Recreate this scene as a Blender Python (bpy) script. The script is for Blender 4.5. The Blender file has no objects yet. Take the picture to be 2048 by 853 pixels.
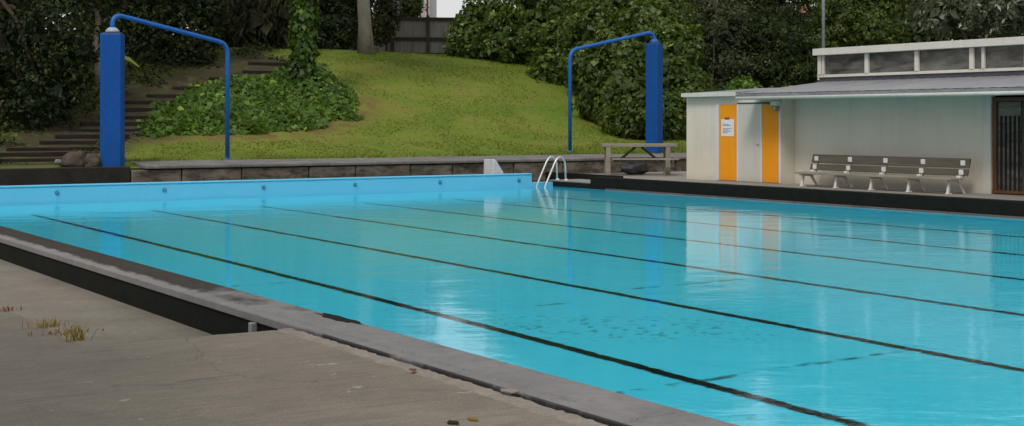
import bpy, math, random
import numpy as np
from mathutils import Vector, Matrix, noise as mnoise

R = math.radians
random.seed(7)
scene = bpy.context.scene
COL = scene.collection

# ------------------------------------------------------------------ camera frame
F, H, HY = 2800.0, 1.75, 242.0
CF, CR = (0.541, 0.841), (0.841, -0.541)          # forward and right of the camera in the pool's axes


def P(px, py, D):
    r = (px - 1024) / F
    return Vector((D * (CF[0] + CR[0] * r), D * (CF[1] + CR[1] * r), H - (py - HY) * D / F))


def PX(px, py, X):
    r = (px - 1024) / F
    return P(px, py, X / (CF[0] + CR[0] * r))


def PY(px, py, Y):
    r = (px - 1024) / F
    return P(px, py, Y / (CF[1] + CR[1] * r))


def PZ(px, py, z):
    return P(px, py, F * (H - z) / (py - HY))


def hz(x, y):
    t = min(max((y - 34.3) / 15.3, 0.0), 1.0)
    s = 0.72 + 3.75 * (t - 0.07 * math.sin(2 * math.pi * t))
    if y > 49.6:
        s += 0.02 * min(y - 49.6, 40)
        tt = min(max((y - 58) / 16, 0), 1); s += 1.5 * tt * tt * (3 - 2 * tt)
    s += 0.07 * (mnoise.noise((x * 0.21, y * 0.21, 3.1))) + 0.03 * mnoise.noise((x * 0.9, y * 0.9, 7.7))
    if y < 35:
        s = 0.74 + (s - 0.74) * max(0.0, (y - 34.2) / 0.8)
    return s


def HP(px, py):
    """where the sight line through (px, py) meets the bank"""
    D = 33.0
    while D < 90:
        p = P(px, py, D)
        if p.y > 34.0 and p.z <= hz(p.x, p.y):
            return p
        D += 0.1
    return P(px, py, 60)


# ------------------------------------------------------------------ objects
WL = {}


def tag(o, label=None, cat=None, group=None, kind=None):
    if label: o['label'] = label
    if cat: o['category'] = cat
    if group: o['group'] = group
    if kind: o['kind'] = kind
    return o


def thing(name, label, cat, loc=(0, 0, 0), group=None):
    o = bpy.data.objects.new(name, None)
    o.empty_display_size = 0.2
    COL.objects.link(o)
    o.location = loc
    WL[o.name] = Vector(loc)
    return tag(o, label, cat, group)


def link(name, me, mat, parent=None):
    o = bpy.data.objects.new(name, me)
    COL.objects.link(o)
    if mat: me.materials.append(mat)
    if parent is not None:
        o.parent = parent
        WL[o.name] = WL[parent.name]
    else:
        WL[o.name] = Vector((0, 0, 0))
    return o


class MB:
    def __init__(self):
        self.v, self.f = [], []

    def add(self, vs, fs):
        n = len(self.v)
        self.v += [tuple(v) for v in vs]
        self.f += [tuple(i + n for i in f) for f in fs]
        return self

    def box(self, a, b):
        x0, y0, z0 = a; x1, y1, z1 = b
        vs = [(x0, y0, z0), (x1, y0, z0), (x1, y1, z0), (x0, y1, z0), (x0, y0, z1), (x1, y0, z1), (x1, y1, z1), (x0, y1, z1)]
        return self.add(vs, [(0, 3, 2, 1), (4, 5, 6, 7), (0, 1, 5, 4), (1, 2, 6, 5), (2, 3, 7, 6), (3, 0, 4, 7)])

    def bar(self, p, q, w, h, up=(0, 0, 1)):
        """rectangular bar from p to q"""
        p, q = Vector(p), Vector(q)
        d = (q - p).normalized()
        s = d.cross(Vector(up))
        if s.length < 1e-4: s = d.cross(Vector((1, 0, 0)))
        s.normalize()
        u = s.cross(d)
        s, u = s * w / 2, u * h / 2
        vs = [p - s - u, p + s - u, p + s + u, p - s + u, q - s - u, q + s - u, q + s + u, q - s + u]
        return self.add(vs, [(0, 3, 2, 1), (4, 5, 6, 7), (0, 1, 5, 4), (1, 2, 6, 5), (2, 3, 7, 6), (3, 0, 4, 7)])

    def tube(self, pts, rad, seg=10):
        pts = [Vector(p) for p in pts]
        n = len(pts)
        if not isinstance(rad, (list, tuple)): rad = [rad] * n
        t0 = (pts[1] - pts[0]).normalized()
        ref = Vector((0, 0, 1)) if abs(t0.z) < 0.9 else Vector((1, 0, 0))
        s = t0.cross(ref).normalized()
        base = len(self.v)
        for i, p in enumerate(pts):
            t = (pts[min(i + 1, n - 1)] - pts[max(i - 1, 0)]).normalized()
            s = (s - t * s.dot(t)).normalized()
            u = t.cross(s)
            for k in range(seg):
                a = 2 * math.pi * k / seg
                self.v.append(tuple(p + (s * math.cos(a) + u * math.sin(a)) * rad[i]))
        for i in range(n - 1):
            for k in range(seg):
                a, b = base + i * seg + k, base + i * seg + (k + 1) % seg
                self.f.append((a, b, b + seg, a + seg))
        self.f.append(tuple(base + k for k in reversed(range(seg))))
        self.f.append(tuple(base + (n - 1) * seg + k for k in range(seg)))
        return self

    def prism(self, poly, z0, z1):
        """polygon in plan, extruded upwards"""
        n = len(poly)
        vs = [(x, y, z0) for x, y in poly] + [(x, y, z1) for x, y in poly]
        fs = [tuple(reversed(range(n))), tuple(range(n, 2 * n))]
        fs += [(i, (i + 1) % n, n + (i + 1) % n, n + i) for i in range(n)]
        return self.add(vs, fs)

    def profile_y(self, poly, y0, y1):
        """polygon in x-z, extruded along y"""
        n = len(poly)
        vs = [(x, y0, z) for x, z in poly] + [(x, y1, z) for x, z in poly]
        fs = [tuple(range(n)), tuple(reversed(range(n, 2 * n)))]
        fs += [((i + 1) % n, i, n + i, n + (i + 1) % n) for i in range(n)]
        return self.add(vs, fs)

    def lathe(self, c, prof, seg=20):
        b = len(self.v)
        for r, z in prof:
            for k in range(seg):
                a = 2 * math.pi * k / seg
                self.v.append((c[0] + r * math.cos(a), c[1] + r * math.sin(a), c[2] + z))
        for i in range(len(prof) - 1):
            for k in range(seg):
                p, q = b + i * seg + k, b + i * seg + (k + 1) % seg
                self.f.append((p, q, q + seg, p + seg))
        self.f.append(tuple(b + k for k in reversed(range(seg))))
        self.f.append(tuple(b + (len(prof) - 1) * seg + k for k in range(seg)))
        return self

    def rot(self, ang, c):
        ca, sa = math.cos(ang), math.sin(ang)
        self.v = [(c[0] + (x - c[0]) * ca - (y - c[1]) * sa, c[1] + (x - c[0]) * sa + (y - c[1]) * ca, z) for x, y, z in self.v]
        return self

    def build(self, name, mat, parent=None, smooth=False, bev=0.0):
        off = WL[parent.name] if parent is not None else Vector((0, 0, 0))
        me = bpy.data.meshes.new(name)
        me.from_pydata([(x - off.x, y - off.y, z - off.z) for x, y, z in self.v], [], self.f)
        me.update()
        o = link(name, me, mat, parent)
        if smooth:
            me.polygons.foreach_set('use_smooth', [len(p.vertices) <= 4 for p in me.polygons])
        if bev:
            m = o.modifiers.new('b', 'BEVEL'); m.width = bev; m.segments = 2; m.limit_method = 'ANGLE'; m.angle_limit = R(40)
        return o


# ------------------------------------------------------------------ materials
MATS = {}


def new_mat(name):
    m = bpy.data.materials.new(name)
    m.use_nodes = True
    nt = m.node_tree
    nt.nodes.clear()
    out = nt.nodes.new('ShaderNodeOutputMaterial')
    MATS[name] = m
    return m, nt, out


class G:
    """terse node graph builder"""
    def __init__(self, nt): self.nt = nt

    def n(self, t, **kw):
        nd = self.nt.nodes.new(t)
        for k, v in kw.items():
            if k.startswith('i_'):
                key = k[2:]
                nd.inputs[int(key) if key.isdigit() else key.replace('_', ' ')].default_value = v
            else:
                setattr(nd, k, v)
        return nd

    def l(self, a, b): self.nt.links.new(a, b)

    def noise(self, vec, scale, detail=4, rough=0.55, dist=0.0):
        nd = self.n('ShaderNodeTexNoise')
        nd.inputs['Scale'].default_value = scale; nd.inputs['Detail'].default_value = detail
        nd.inputs['Roughness'].default_value = rough; nd.inputs['Distortion'].default_value = dist
        if vec is not None: self.l(vec, nd.inputs['Vector'])
        return nd.outputs['Fac']

    def ramp(self, fac, stops, interp='LINEAR'):
        nd = self.n('ShaderNodeValToRGB'); cr = nd.color_ramp; cr.interpolation = interp
        while len(cr.elements) < len(stops): cr.elements.new(0.5)
        for e, (p, c) in zip(cr.elements, stops):
            e.position = p
            e.color = (c, c, c, 1) if isinstance(c, (int, float)) else (*c, 1)
        self.l(fac, nd.inputs['Fac'])
        return nd.outputs['Color']

    def mix(self, fac, a, b, mode='MIX'):
        nd = self.n('ShaderNodeMix', data_type='RGBA', blend_type=mode)
        for s, v in (('Factor', fac), ('A', a), ('B', b)):
            i = [q for q in nd.inputs if q.name == s and q.enabled][0] if s != 'Factor' else nd.inputs[0]
            if s != 'Factor': i = nd.inputs[6 if s == 'A' else 7]
            if hasattr(v, 'is_linked'): self.l(v, i)
            elif isinstance(v, (int, float)): i.default_value = v
            else: i.default_value = (*v, 1)
        return nd.outputs[2]

    def math(self, op, a, b=None, c=None, clamp=False):
        nd = self.n('ShaderNodeMath', operation=op, use_clamp=clamp)
        for i, v in enumerate((a, b, c)):
            if v is None: continue
            if hasattr(v, 'is_linked'): self.l(v, nd.inputs[i])
            else: nd.inputs[i].default_value = v
        return nd.outputs[0]

    def mrange(self, v, a, b, c=0.0, d=1.0, smooth=True):
        nd = self.n('ShaderNodeMapRange', interpolation_type='SMOOTHSTEP' if smooth else 'LINEAR')
        self.l(v, nd.inputs[0])
        for i, q in zip((1, 2, 3, 4), (a, b, c, d)): nd.inputs[i].default_value = q
        return nd.outputs[0]

    def pos(self):
        return self.n('ShaderNodeNewGeometry').outputs['Position']

    def xyz(self, v):
        nd = self.n('ShaderNodeSeparateXYZ'); self.l(v, nd.inputs[0]); return nd.outputs

    def scale(self, v, s):
        nd = self.n('ShaderNodeVectorMath', operation='MULTIPLY'); self.l(v, nd.inputs[0]); nd.inputs[1].default_value = s
        return nd.outputs[0]

    def bump(self, h, strength, dist):
        nd = self.n('ShaderNodeBump'); nd.inputs['Strength'].default_value = strength; nd.inputs['Distance'].default_value = dist
        self.l(h, nd.inputs['Height']); return nd.outputs[0]

    def bsdf(self, out, color, rough=0.7, spec=0.4, metal=0.0, normal=None):
        b = self.n('ShaderNodeBsdfPrincipled')
        for k, v in (('Base Color', color), ('Roughness', rough), ('Specular IOR Level', spec), ('Metallic', metal)):
            if hasattr(v, 'is_linked'): self.l(v, b.inputs[k])
            else: b.inputs[k].default_value = (*v, 1) if isinstance(v, tuple) else v
        if normal is not None: self.l(normal, b.inputs['Normal'])
        self.l(b.outputs[0], out.inputs[0])
        return b


def worn(name, base, alt, scale=3.0, rough=0.7, spec=0.4, bump=0.3, bdist=0.004, bscale=60, metal=0.0, stretch=(1, 1, 1), speck=0.0, mott=0.35):
    m, nt, out = new_mat(name); g = G(nt)
    p = g.scale(g.pos(), stretch)
    f = g.noise(p, scale, 6, 0.65, 0.3)
    c = g.mix(g.ramp(f, [(0.33, 0.0), (0.68, 1.0)]), base, alt)
    f2 = g.noise(p, scale * 9, 3, 0.6)
    c = g.mix(g.mrange(f2, 0.35, 0.75, 0.0, mott), c, tuple(q * 0.6 for q in base))
    if speck:
        f3 = g.noise(g.pos(), scale * 40, 2, 0.5)
        c = g.mix(g.mrange(f3, 0.62, 0.7, 0.0, speck), c, tuple(min(1, q * 1.8) for q in base))
    nb = g.bump(g.noise(p, bscale, 4, 0.6), bump, bdist)
    g.bsdf(out, c, rough, spec, metal, nb)
    return m


def concrete_deck():
    m, nt, out = new_mat('deck_concrete'); g = G(nt)
    p = g.pos()
    c = g.mix(g.ramp(g.noise(p, 0.55, 6, 0.62, 0.6), [(0.32, 0.0), (0.7, 1.0)]), (0.170, 0.148, 0.116), (0.245, 0.215, 0.172))
    c = g.mix(g.mrange(g.noise(p, 3.1, 7, 0.72, 0.8), 0.46, 0.72, 0, 0.55), c, (0.125, 0.115, 0.098))
    c = g.mix(g.mrange(g.noise(g.scale(p, (0.10, 1, 1)), 22, 5, 0.7), 0.42, 0.70, 0, 0.55), c, (0.12, 0.11, 0.092))
    c = g.mix(g.mrange(g.noise(p, 130, 2, 0.6), 0.5, 0.75, 0, 0.55), c, (0.40, 0.37, 0.32))
    c = g.mix(g.mrange(g.noise(p, 85, 2, 0.6), 0.6, 0.78, 0, 0.6), c, (0.07, 0.063, 0.055))
    c = g.mix(g.mrange(g.noise(p, 9, 3, 0.5), 0.70, 0.76, 0, 0.6), c, (0.46, 0.44, 0.40))
    v = g.n('ShaderNodeTexVoronoi', feature='DISTANCE_TO_EDGE'); v.inputs['Scale'].default_value = 0.22
    w = g.n('ShaderNodeVectorMath', operation='ADD')
    nz = g.n('ShaderNodeTexNoise'); nz.inputs['Scale'].default_value = 1.6; nz.inputs['Detail'].default_value = 5; g.l(p, nz.inputs['Vector'])
    g.l(p, w.inputs[0]); g.l(g.scale(nz.outputs['Color'], (0.7, 0.7, 0.0)), w.inputs[1]); g.l(w.outputs[0], v.inputs['Vector'])
    crack = g.mrange(v.outputs['Distance'], 0.0, 0.0035, 0.32, 0.0)
    c = g.mix(crack, c, (0.05, 0.045, 0.04))
    h = g.math('ADD', g.noise(p, 90, 4, 0.6), g.math('MULTIPLY', g.noise(p, 7, 4, 0.6), 1.4))
    g.bsdf(out, c, 0.85, 0.3, 0, g.bump(h, 0.5, 0.006))
    return m


def coping_mat():
    m, nt, out = new_mat('coping_concrete'); g = G(nt)
    p = g.pos(); x, y, z = g.xyz(p)
    c = g.mix(g.ramp(g.noise(p, 1.6, 6, 0.65, 0.5), [(0.3, 0.0), (0.7, 1.0)]), (0.165, 0.160, 0.163), (0.230, 0.222, 0.224))
    c = g.mix(g.mrange(g.noise(p, 11, 5, 0.7), 0.45, 0.75, 0, 0.45), c, (0.10, 0.095, 0.092))
    c = g.mix(g.mrange(g.noise(p, 120, 2, 0.6), 0.55, 0.75, 0, 0.5), c, (0.42, 0.40, 0.40))
    jn = g.math('MULTIPLY', g.mrange(x, 4.100, 4.118, 1, 0), g.mrange(g.noise(p, 2.6, 4, 0.6), 0.30, 0.48))
    jn = g.math('MULTIPLY', jn, g.mrange(y, 8.7, 9.3, 1, 0))
    c = g.mix(g.math('MULTIPLY', jn, 0.9), c, (0.018, 0.016, 0.015))
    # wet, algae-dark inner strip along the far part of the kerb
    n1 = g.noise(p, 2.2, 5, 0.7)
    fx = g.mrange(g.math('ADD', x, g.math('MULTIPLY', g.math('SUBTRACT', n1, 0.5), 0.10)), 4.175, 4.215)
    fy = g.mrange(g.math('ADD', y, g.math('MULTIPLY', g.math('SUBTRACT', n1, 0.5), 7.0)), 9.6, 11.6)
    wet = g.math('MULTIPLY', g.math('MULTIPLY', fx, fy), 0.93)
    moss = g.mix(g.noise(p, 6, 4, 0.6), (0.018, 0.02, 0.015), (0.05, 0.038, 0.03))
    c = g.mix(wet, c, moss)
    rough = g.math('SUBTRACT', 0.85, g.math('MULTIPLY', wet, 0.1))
    g.bsdf(out, c, rough, g.math('SUBTRACT', 0.35, g.math('MULTIPLY', wet, 0.28)), 0, g.bump(g.noise(p, 70, 4, 0.6), 0.4, 0.004))
    return m


def pool_floor_mat():
    m, nt, out = new_mat('pool_paint'); g = G(nt)
    p = g.pos(); x, y, z = g.xyz(p)
    c = g.mix(g.noise(p, 0.35, 4, 0.6), (0.070, 0.735, 0.945), (0.080, 0.77, 0.96))
    # dirty cross joints in the floor
    gap = g.mrange(g.noise(p, 2.3, 3, 0.6), 0.44, 0.56)
    for yy, x0, x1 in ((8.15, 5.5, 9.25), (12.55, 9.4, 11.5), (12.0, 7.3, 8.6), (15.2, 5.0, 6.8)):
        d = g.math('ABSOLUTE', g.math('SUBTRACT', g.math('ADD', y, g.math('MULTIPLY', g.noise(p, 1.1, 2, 0.5), 0.12)), yy + 0.06))
        ln = g.math('MULTIPLY', g.mrange(d, 0.025, 0.055, 1, 0), gap)
        ln = g.math('MULTIPLY', ln, g.math('MULTIPLY', g.mrange(x, x0, x0 + 0.3), g.mrange(x, x1 - 0.3, x1, 1, 0)))
        c = g.mix(g.math('MULTIPLY', ln, 0.85), c, (0.008, 0.045, 0.05))
    # algae specks
    dx = g.math('SUBTRACT', g.math('SUBTRACT', x, 7.9), g.math('MULTIPLY', g.math('SUBTRACT', 10.4, y), 0.55))
    dy = g.math('SUBTRACT', y, 10.4)
    rr = g.math('SQRT', g.math('ADD', g.math('POWER', g.math('ABSOLUTE', g.math('DIVIDE', dx, 1.25)), 2.0), g.math('POWER', g.math('ABSOLUTE', g.math('DIVIDE', dy, 1.35)), 2.0)))
    patch = g.mrange(g.math('ADD', rr, g.math('MULTIPLY', g.noise(p, 1.0, 3, 0.5), 0.7)), 0.75, 1.5, 1, 0)
    sp = g.mrange(g.noise(p, 10.5, 3, 0.6), 0.55, 0.64)
    c = g.mix(g.math('MULTIPLY', g.math('MULTIPLY', patch, sp), 0.55), c, (0.012, 0.14, 0.15))
    sp2 = g.mrange(g.noise(p, 1.9, 5, 0.65), 0.70, 0.76)
    c = g.mix(g.math('MULTIPLY', sp2, 0.45), c, (0.02, 0.16, 0.18))
    g.bsdf(out, c, 0.7, 0.2)
    return m


def water_mat():
    m, nt, out = new_mat('pool_water'); g = G(nt)
    p = g.pos()
    # ripples run across the line of sight of someone on the near deck
    rot = g.n('ShaderNodeVectorRotate', rotation_type='Z_AXIS'); g.l(p, rot.inputs['Vector']); rot.inputs['Angle'].default_value = R(32.7)
    q = g.scale(rot.outputs[0], (1.0, 1.7, 1.0))
    h = g.math('ADD', g.math('MULTIPLY', g.noise(q, 0.7, 3, 0.5, 0.4), 0.8), g.math('ADD', g.math('MULTIPLY', g.noise(q, 4.4, 4, 0.6, 0.5), 0.17), g.math('MULTIPLY', g.noise(q, 14, 3, 0.6, 0.3), 0.035)))
    calm = g.mrange(g.noise(p, 0.16, 2, 0.5), 0.3, 0.7, 0.55, 1.0)
    h = g.math('MULTIPLY', h, calm)
    b = g.n('ShaderNodeBsdfGlass', i_Roughness=0.0, i_IOR=1.22)
    b.inputs['Color'].default_value = (0.97, 0.995, 1.0, 1)
    g.l(g.bump(h, WATER_BUMP, 0.05), b.inputs['Normal'])
    g.l(b.outputs[0], out.inputs[0])
    return m


def leaf_mat(name, dark, mid, light, rough=0.55, spec=0.2, trans=0.25, patch=0.45):
    m, nt, out = new_mat(name); g = G(nt)
    geo = g.n('ShaderNodeNewGeometry')
    rnd = geo.outputs['Random Per Island']
    c = g.ramp(rnd, [(0.0, dark), (0.45, mid), (0.86, mid), (1.0, light)])
    c = g.mix(g.mrange(g.noise(geo.outputs['Position'], patch, 4, 0.6), 0.38, 0.66, 0, 0.6), c, dark)
    b = g.n('ShaderNodeBsdfPrincipled', i_Roughness=rough)
    b.inputs['Specular IOR Level'].default_value = spec
    g.l(c, b.inputs['Base Color'])
    t = g.n('ShaderNodeBsdfTranslucent')
    g.l(g.mix(0.5, c, (light[0] * 1.1, light[1] * 1.2, light[2] * 0.6)), t.inputs['Color'])
    mx = g.n('ShaderNodeMixShader'); mx.inputs[0].default_value = trans
    g.l(b.outputs[0], mx.inputs[1]); g.l(t.outputs[0], mx.inputs[2]); g.l(mx.outputs[0], out.inputs[0])
    return m


def hill_mat():
    m, nt, out = new_mat('bank_grass'); g = G(nt)
    p = g.pos()
    c = g.mix(g.ramp(g.noise(p, 0.45, 6, 0.65, 0.6), [(0.35, 0.0), (0.65, 1.0)]), (0.106, 0.172, 0.019), (0.184, 0.206, 0.034))
    c = g.mix(g.mrange(g.noise(p, 0.9, 6, 0.7, 0.4), 0.50, 0.72, 0, 0.6), c, (0.20, 0.150, 0.05))
    c = g.mix(g.mrange(g.noise(p, 7, 5, 0.7), 0.5, 0.75, 0, 0.6), c, (0.075, 0.120, 0.013))
    py_ = g.xyz(p)[1]
    c = g.mix(g.math('ADD', g.mrange(py_, 46.5, 49.0, 0, 0.75), g.mrange(py_, 34.6, 36.0, 0.5, 0)), c, (0.098, 0.150, 0.015))
    a = g.n('ShaderNodeAttribute', attribute_name='earth')
    e = g.math('MULTIPLY', a.outputs['Fac'], g.mrange(g.noise(p, 2.6, 5, 0.7), 0.32, 0.6))
    c = g.mix(e, c, g.mix(g.noise(p, 5, 4, 0.6), (0.17, 0.075, 0.032), (0.15, 0.10, 0.055)))
    a2 = g.n('ShaderNodeAttribute', attribute_name='soil_shade')
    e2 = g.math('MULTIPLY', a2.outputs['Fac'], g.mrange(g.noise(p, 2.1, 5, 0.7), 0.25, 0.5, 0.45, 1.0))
    c = g.mix(e2, c, g.mix(g.noise(p, 4, 4, 0.6), (0.032, 0.030, 0.016), (0.085, 0.068, 0.038)))  # dark soil colour round the steps includes painted shade of the left trees
    g.bsdf(out, c, 0.9, 0.15, 0, g.bump(g.noise(p, 26, 5, 0.7), 0.6, 0.03))
    return m


def block_mat():
    m, nt, out = new_mat('stone_blocks'); g = G(nt)
    p = g.pos()
    c = g.mix(g.ramp(g.noise(p, 1.7, 5, 0.6), [(0.35, 0.0), (0.65, 1.0)]), (0.115, 0.098, 0.076), (0.215, 0.185, 0.148))
    c = g.mix(g.mrange(g.noise(g.scale(p, (0.6, 1, 1.6)), 3.4, 5, 0.7), 0.42, 0.66, 0, 0.85), c, (0.032, 0.028, 0.022))
    g.bsdf(out, c, 0.9, 0.2, 0, g.bump(g.noise(p, 22, 5, 0.65), 0.7, 0.02))
    return m


def painted_wall(name, a, b, streak=0.25):
    m, nt, out = new_mat(name); g = G(nt)
    p = g.pos()
    c = g.mix(g.ramp(g.noise(p, 0.8, 5, 0.6), [(0.35, 0.0), (0.65, 1.0)]), a, b)
    c = g.mix(g.mrange(g.noise(g.scale(p, (1, 1, 0.12)), 5, 5, 0.65), 0.5, 0.75, 0, streak), c, tuple(q * 0.62 for q in a))
    z = g.xyz(p)[2]
    grime = g.mrange(g.math('ADD', z, g.math('MULTIPLY', g.noise(p, 4, 4, 0.6), 0.25)), 0.3, 0.55, 0.35, 0)
    c = g.mix(grime, c, tuple(q * 0.55 for q in a))
    g.bsdf(out, c, 0.6, 0.35, 0, g.bump(g.noise(p, 40, 4, 0.6), 0.15, 0.003))
    return m


WATER_BUMP = 0.30
M = {}
M['deck'] = concrete_deck()
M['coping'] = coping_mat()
M['pool'] = pool_floor_mat()
M['water'] = water_mat()
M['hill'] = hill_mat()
M['block'] = block_mat()
M['low_deck'] = worn('channel_concrete', (0.165, 0.148, 0.120), (0.225, 0.205, 0.168), 1.6, 0.85, 0.3, 0.5, 0.006, 70, speck=0.5)
M['black'] = worn('black_wall_paint', (0.008, 0.009, 0.008), (0.015, 0.015, 0.012), 4, 0.85, 0.12, 0.4, 0.004, 40)
M['dark_conc'] = worn('dark_stained_concrete', (0.022, 0.02, 0.017), (0.04, 0.036, 0.03), 2.5, 0.85, 0.2, 0.5, 0.01, 30)
M['conc'] = worn('grey_concrete', (0.22, 0.205, 0.18), (0.32, 0.30, 0.27), 2.0, 0.85, 0.3, 0.5, 0.006, 60)
M['cap'] = worn('wall_cap_concrete', (0.135, 0.127, 0.122), (0.235, 0.222, 0.215), 1.4, 0.85, 0.3, 0.5, 0.008, 50)
M['mortar'] = worn('broken_mortar', (0.24, 0.215, 0.185), (0.35, 0.295, 0.25), 6, 0.9, 0.2, 0.8, 0.012, 50)
M['ledge'] = worn('scum_ledge', (0.11, 0.075, 0.065), (0.17, 0.13, 0.115), 3, 0.7, 0.3, 0.4, 0.006, 50)
M['end_blue'] = worn('pool_wall_blue', (0.135, 0.52, 0.74), (0.145, 0.545, 0.77), 1.2, 0.5, 0.4, 0.1, 0.003, 30, mott=0.07)
M['anchor'] = worn('anchor_blue', (0.05, 0.24, 0.38), (0.07, 0.30, 0.46), 6)
M['cap_grey'] = worn('pale_blue_cap', (0.30, 0.36, 0.46), (0.42, 0.48, 0.58), 6, 0.4, 0.5)
M['line'] = worn('lane_line_black', (0.006, 0.010, 0.008), (0.010, 0.022, 0.016), 3, 0.8, 0.1, 0.1, 0.002, 30)
M['blue'] = worn('royal_blue_vinyl', (0.003, 0.066, 0.28), (0.004, 0.080, 0.33), 1.6, 0.5, 0.22, 0.2, 0.004, 14, stretch=(1, 1, 0.4))
M['pipe'] = worn('blue_pipe_paint', (0.010, 0.115, 0.43), (0.014, 0.13, 0.49), 3, 0.42, 0.35, 0.1, 0.002, 40)
M['steel'] = worn('ladder_steel', (0.62, 0.60, 0.56), (0.72, 0.70, 0.66), 8, 0.38, 0.5, 0.1, 0.001, 60, metal=0.55)
M['grey_metal'] = worn('grey_galvanised', (0.30, 0.31, 0.31), (0.38, 0.39, 0.39), 5, 0.5, 0.5, 0.1, 0.002, 60, metal=0.3)
M['white'] = worn('white_paint', (0.66, 0.64, 0.60), (0.74, 0.72, 0.69), 3, 0.5, 0.4, 0.1, 0.002, 60)
M['block_white'] = worn('pale_grey_block', (0.56, 0.55, 0.55), (0.66, 0.65, 0.66), 4, 0.7, 0.3)
M['wall'] = painted_wall('cream_wall_paint', (0.64, 0.59, 0.495), (0.69, 0.64, 0.54))
M['trim'] = painted_wall('cream_trim_paint', (0.60, 0.58, 0.52), (0.66, 0.64, 0.59), 0.35)
M['door'] = painted_wall('pale_door_paint', (0.53, 0.51, 0.455), (0.58, 0.56, 0.505), 0.2)
M['jamb'] = painted_wall('jamb_paint', (0.58, 0.60, 0.64), (0.63, 0.65, 0.69), 0.2)
M['orange'] = painted_wall('orange_paint', (0.80, 0.285, 0.006), (0.86, 0.33, 0.010), 0.2)
M['roof'] = worn('metal_roof_sheet', (0.22, 0.225, 0.24), (0.31, 0.315, 0.335), 1.2, 0.5, 0.45, 0.2, 0.003, 30, metal=0.2, stretch=(0.3, 1, 1))
M['flash'] = worn('dark_flashing', (0.05, 0.055, 0.065), (0.08, 0.085, 0.10), 3, 0.5, 0.4, 0.2, 0.003, 30)
M['timber_grey'] = worn('weathered_timber', (0.23, 0.205, 0.16), (0.34, 0.31, 0.25), 3, 0.8, 0.25, 0.5, 0.006, 40, stretch=(0.4, 0.4, 3))
M['slat'] = worn('dark_bench_timber', (0.075, 0.064, 0.048), (0.12, 0.105, 0.082), 3, 0.6, 0.35, 0.4, 0.004, 30, stretch=(3, 0.25, 3))
M['sleeper'] = worn('old_sleeper_timber', (0.020, 0.016, 0.014), (0.045, 0.035, 0.030), 3, 0.9, 0.15, 0.7, 0.012, 20, stretch=(0.5, 2, 3))
M['tread'] = worn('earth_tread', (0.028, 0.023, 0.018), (0.056, 0.045, 0.035), 2.5, 0.95, 0.1, 0.8, 0.02, 20)
M['rock'] = worn('mossy_rock', (0.05, 0.042, 0.03), (0.13, 0.10, 0.08), 4, 0.9, 0.2, 0.8, 0.02, 18)
M['fence'] = worn('fence_boards', (0.17, 0.155, 0.135), (0.28, 0.265, 0.245), 1.5, 0.85, 0.2, 0.4, 0.006, 30, stretch=(2, 2, 0.2))
M['fence_dark'] = worn('fence_rail', (0.03, 0.027, 0.024), (0.055, 0.05, 0.042), 2, 0.9, 0.2, 0.4, 0.006, 30)
M['bark_pale'] = worn('pale_bark', (0.15, 0.13, 0.10), (0.30, 0.27, 0.215), 2.2, 0.9, 0.2, 0.8, 0.02, 16, stretch=(1, 1, 0.4))
M['bark'] = worn('dark_bark', (0.045, 0.036, 0.027), (0.085, 0.07, 0.052), 2.5, 0.95, 0.1, 0.8, 0.02, 16, stretch=(1, 1, 0.3))
M['house'] = painted_wall('white_house_paint', (0.72, 0.72, 0.74), (0.78, 0.78, 0.80), 0.1)
M['red'] = worn('red_trim', (0.28, 0.03, 0.035), (0.36, 0.05, 0.05), 3)
M['tile'] = worn('terracotta_roof', (0.36, 0.12, 0.06), (0.46, 0.17, 0.09), 3)
M['wood'] = worn('brown_joinery', (0.10, 0.042, 0.016), (0.15, 0.064, 0.024), 4, 0.5, 0.4, 0.3, 0.003, 30, stretch=(2, 2, 0.3))
M['dark_in'] = worn('dark_interior', (0.018, 0.016, 0.014), (0.035, 0.03, 0.026), 2, 0.9, 0.1)
M['tarp'] = worn('dark_grey_sack', (0.035, 0.037, 0.04), (0.09, 0.092, 0.098), 5, 0.55, 0.4, 0.6, 0.02, 12)
M['paper'] = worn('notice_paper', (0.72, 0.73, 0.76), (0.80, 0.81, 0.84), 5, 0.6, 0.3)
M['ink'] = worn('grey_print', (0.22, 0.22, 0.24), (0.28, 0.28, 0.30), 5, 0.6, 0.3)
M['yellow'] = worn('yellow_plastic', (0.75, 0.55, 0.02), (0.8, 0.6, 0.03), 5, 0.5, 0.4)
M['roller'] = worn('brown_screen', (0.06, 0.045, 0.035), (0.09, 0.07, 0.055), 2)
m, nt, out = new_mat('dark_glass'); g = G(nt)
gp = g.pos()
gc = g.mix(g.ramp(g.noise(g.scale(gp, (1, 0.8, 3)), 1.6, 4, 0.6, 0.5), [(0.35, 0.0), (0.7, 1.0)]), (0.045, 0.043, 0.04), (0.19, 0.185, 0.17))  # pale mottling in the pane colour stands in for reflections
g.bsdf(out, gc, 0.18, 0.5)
M['glass'] = m

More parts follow.
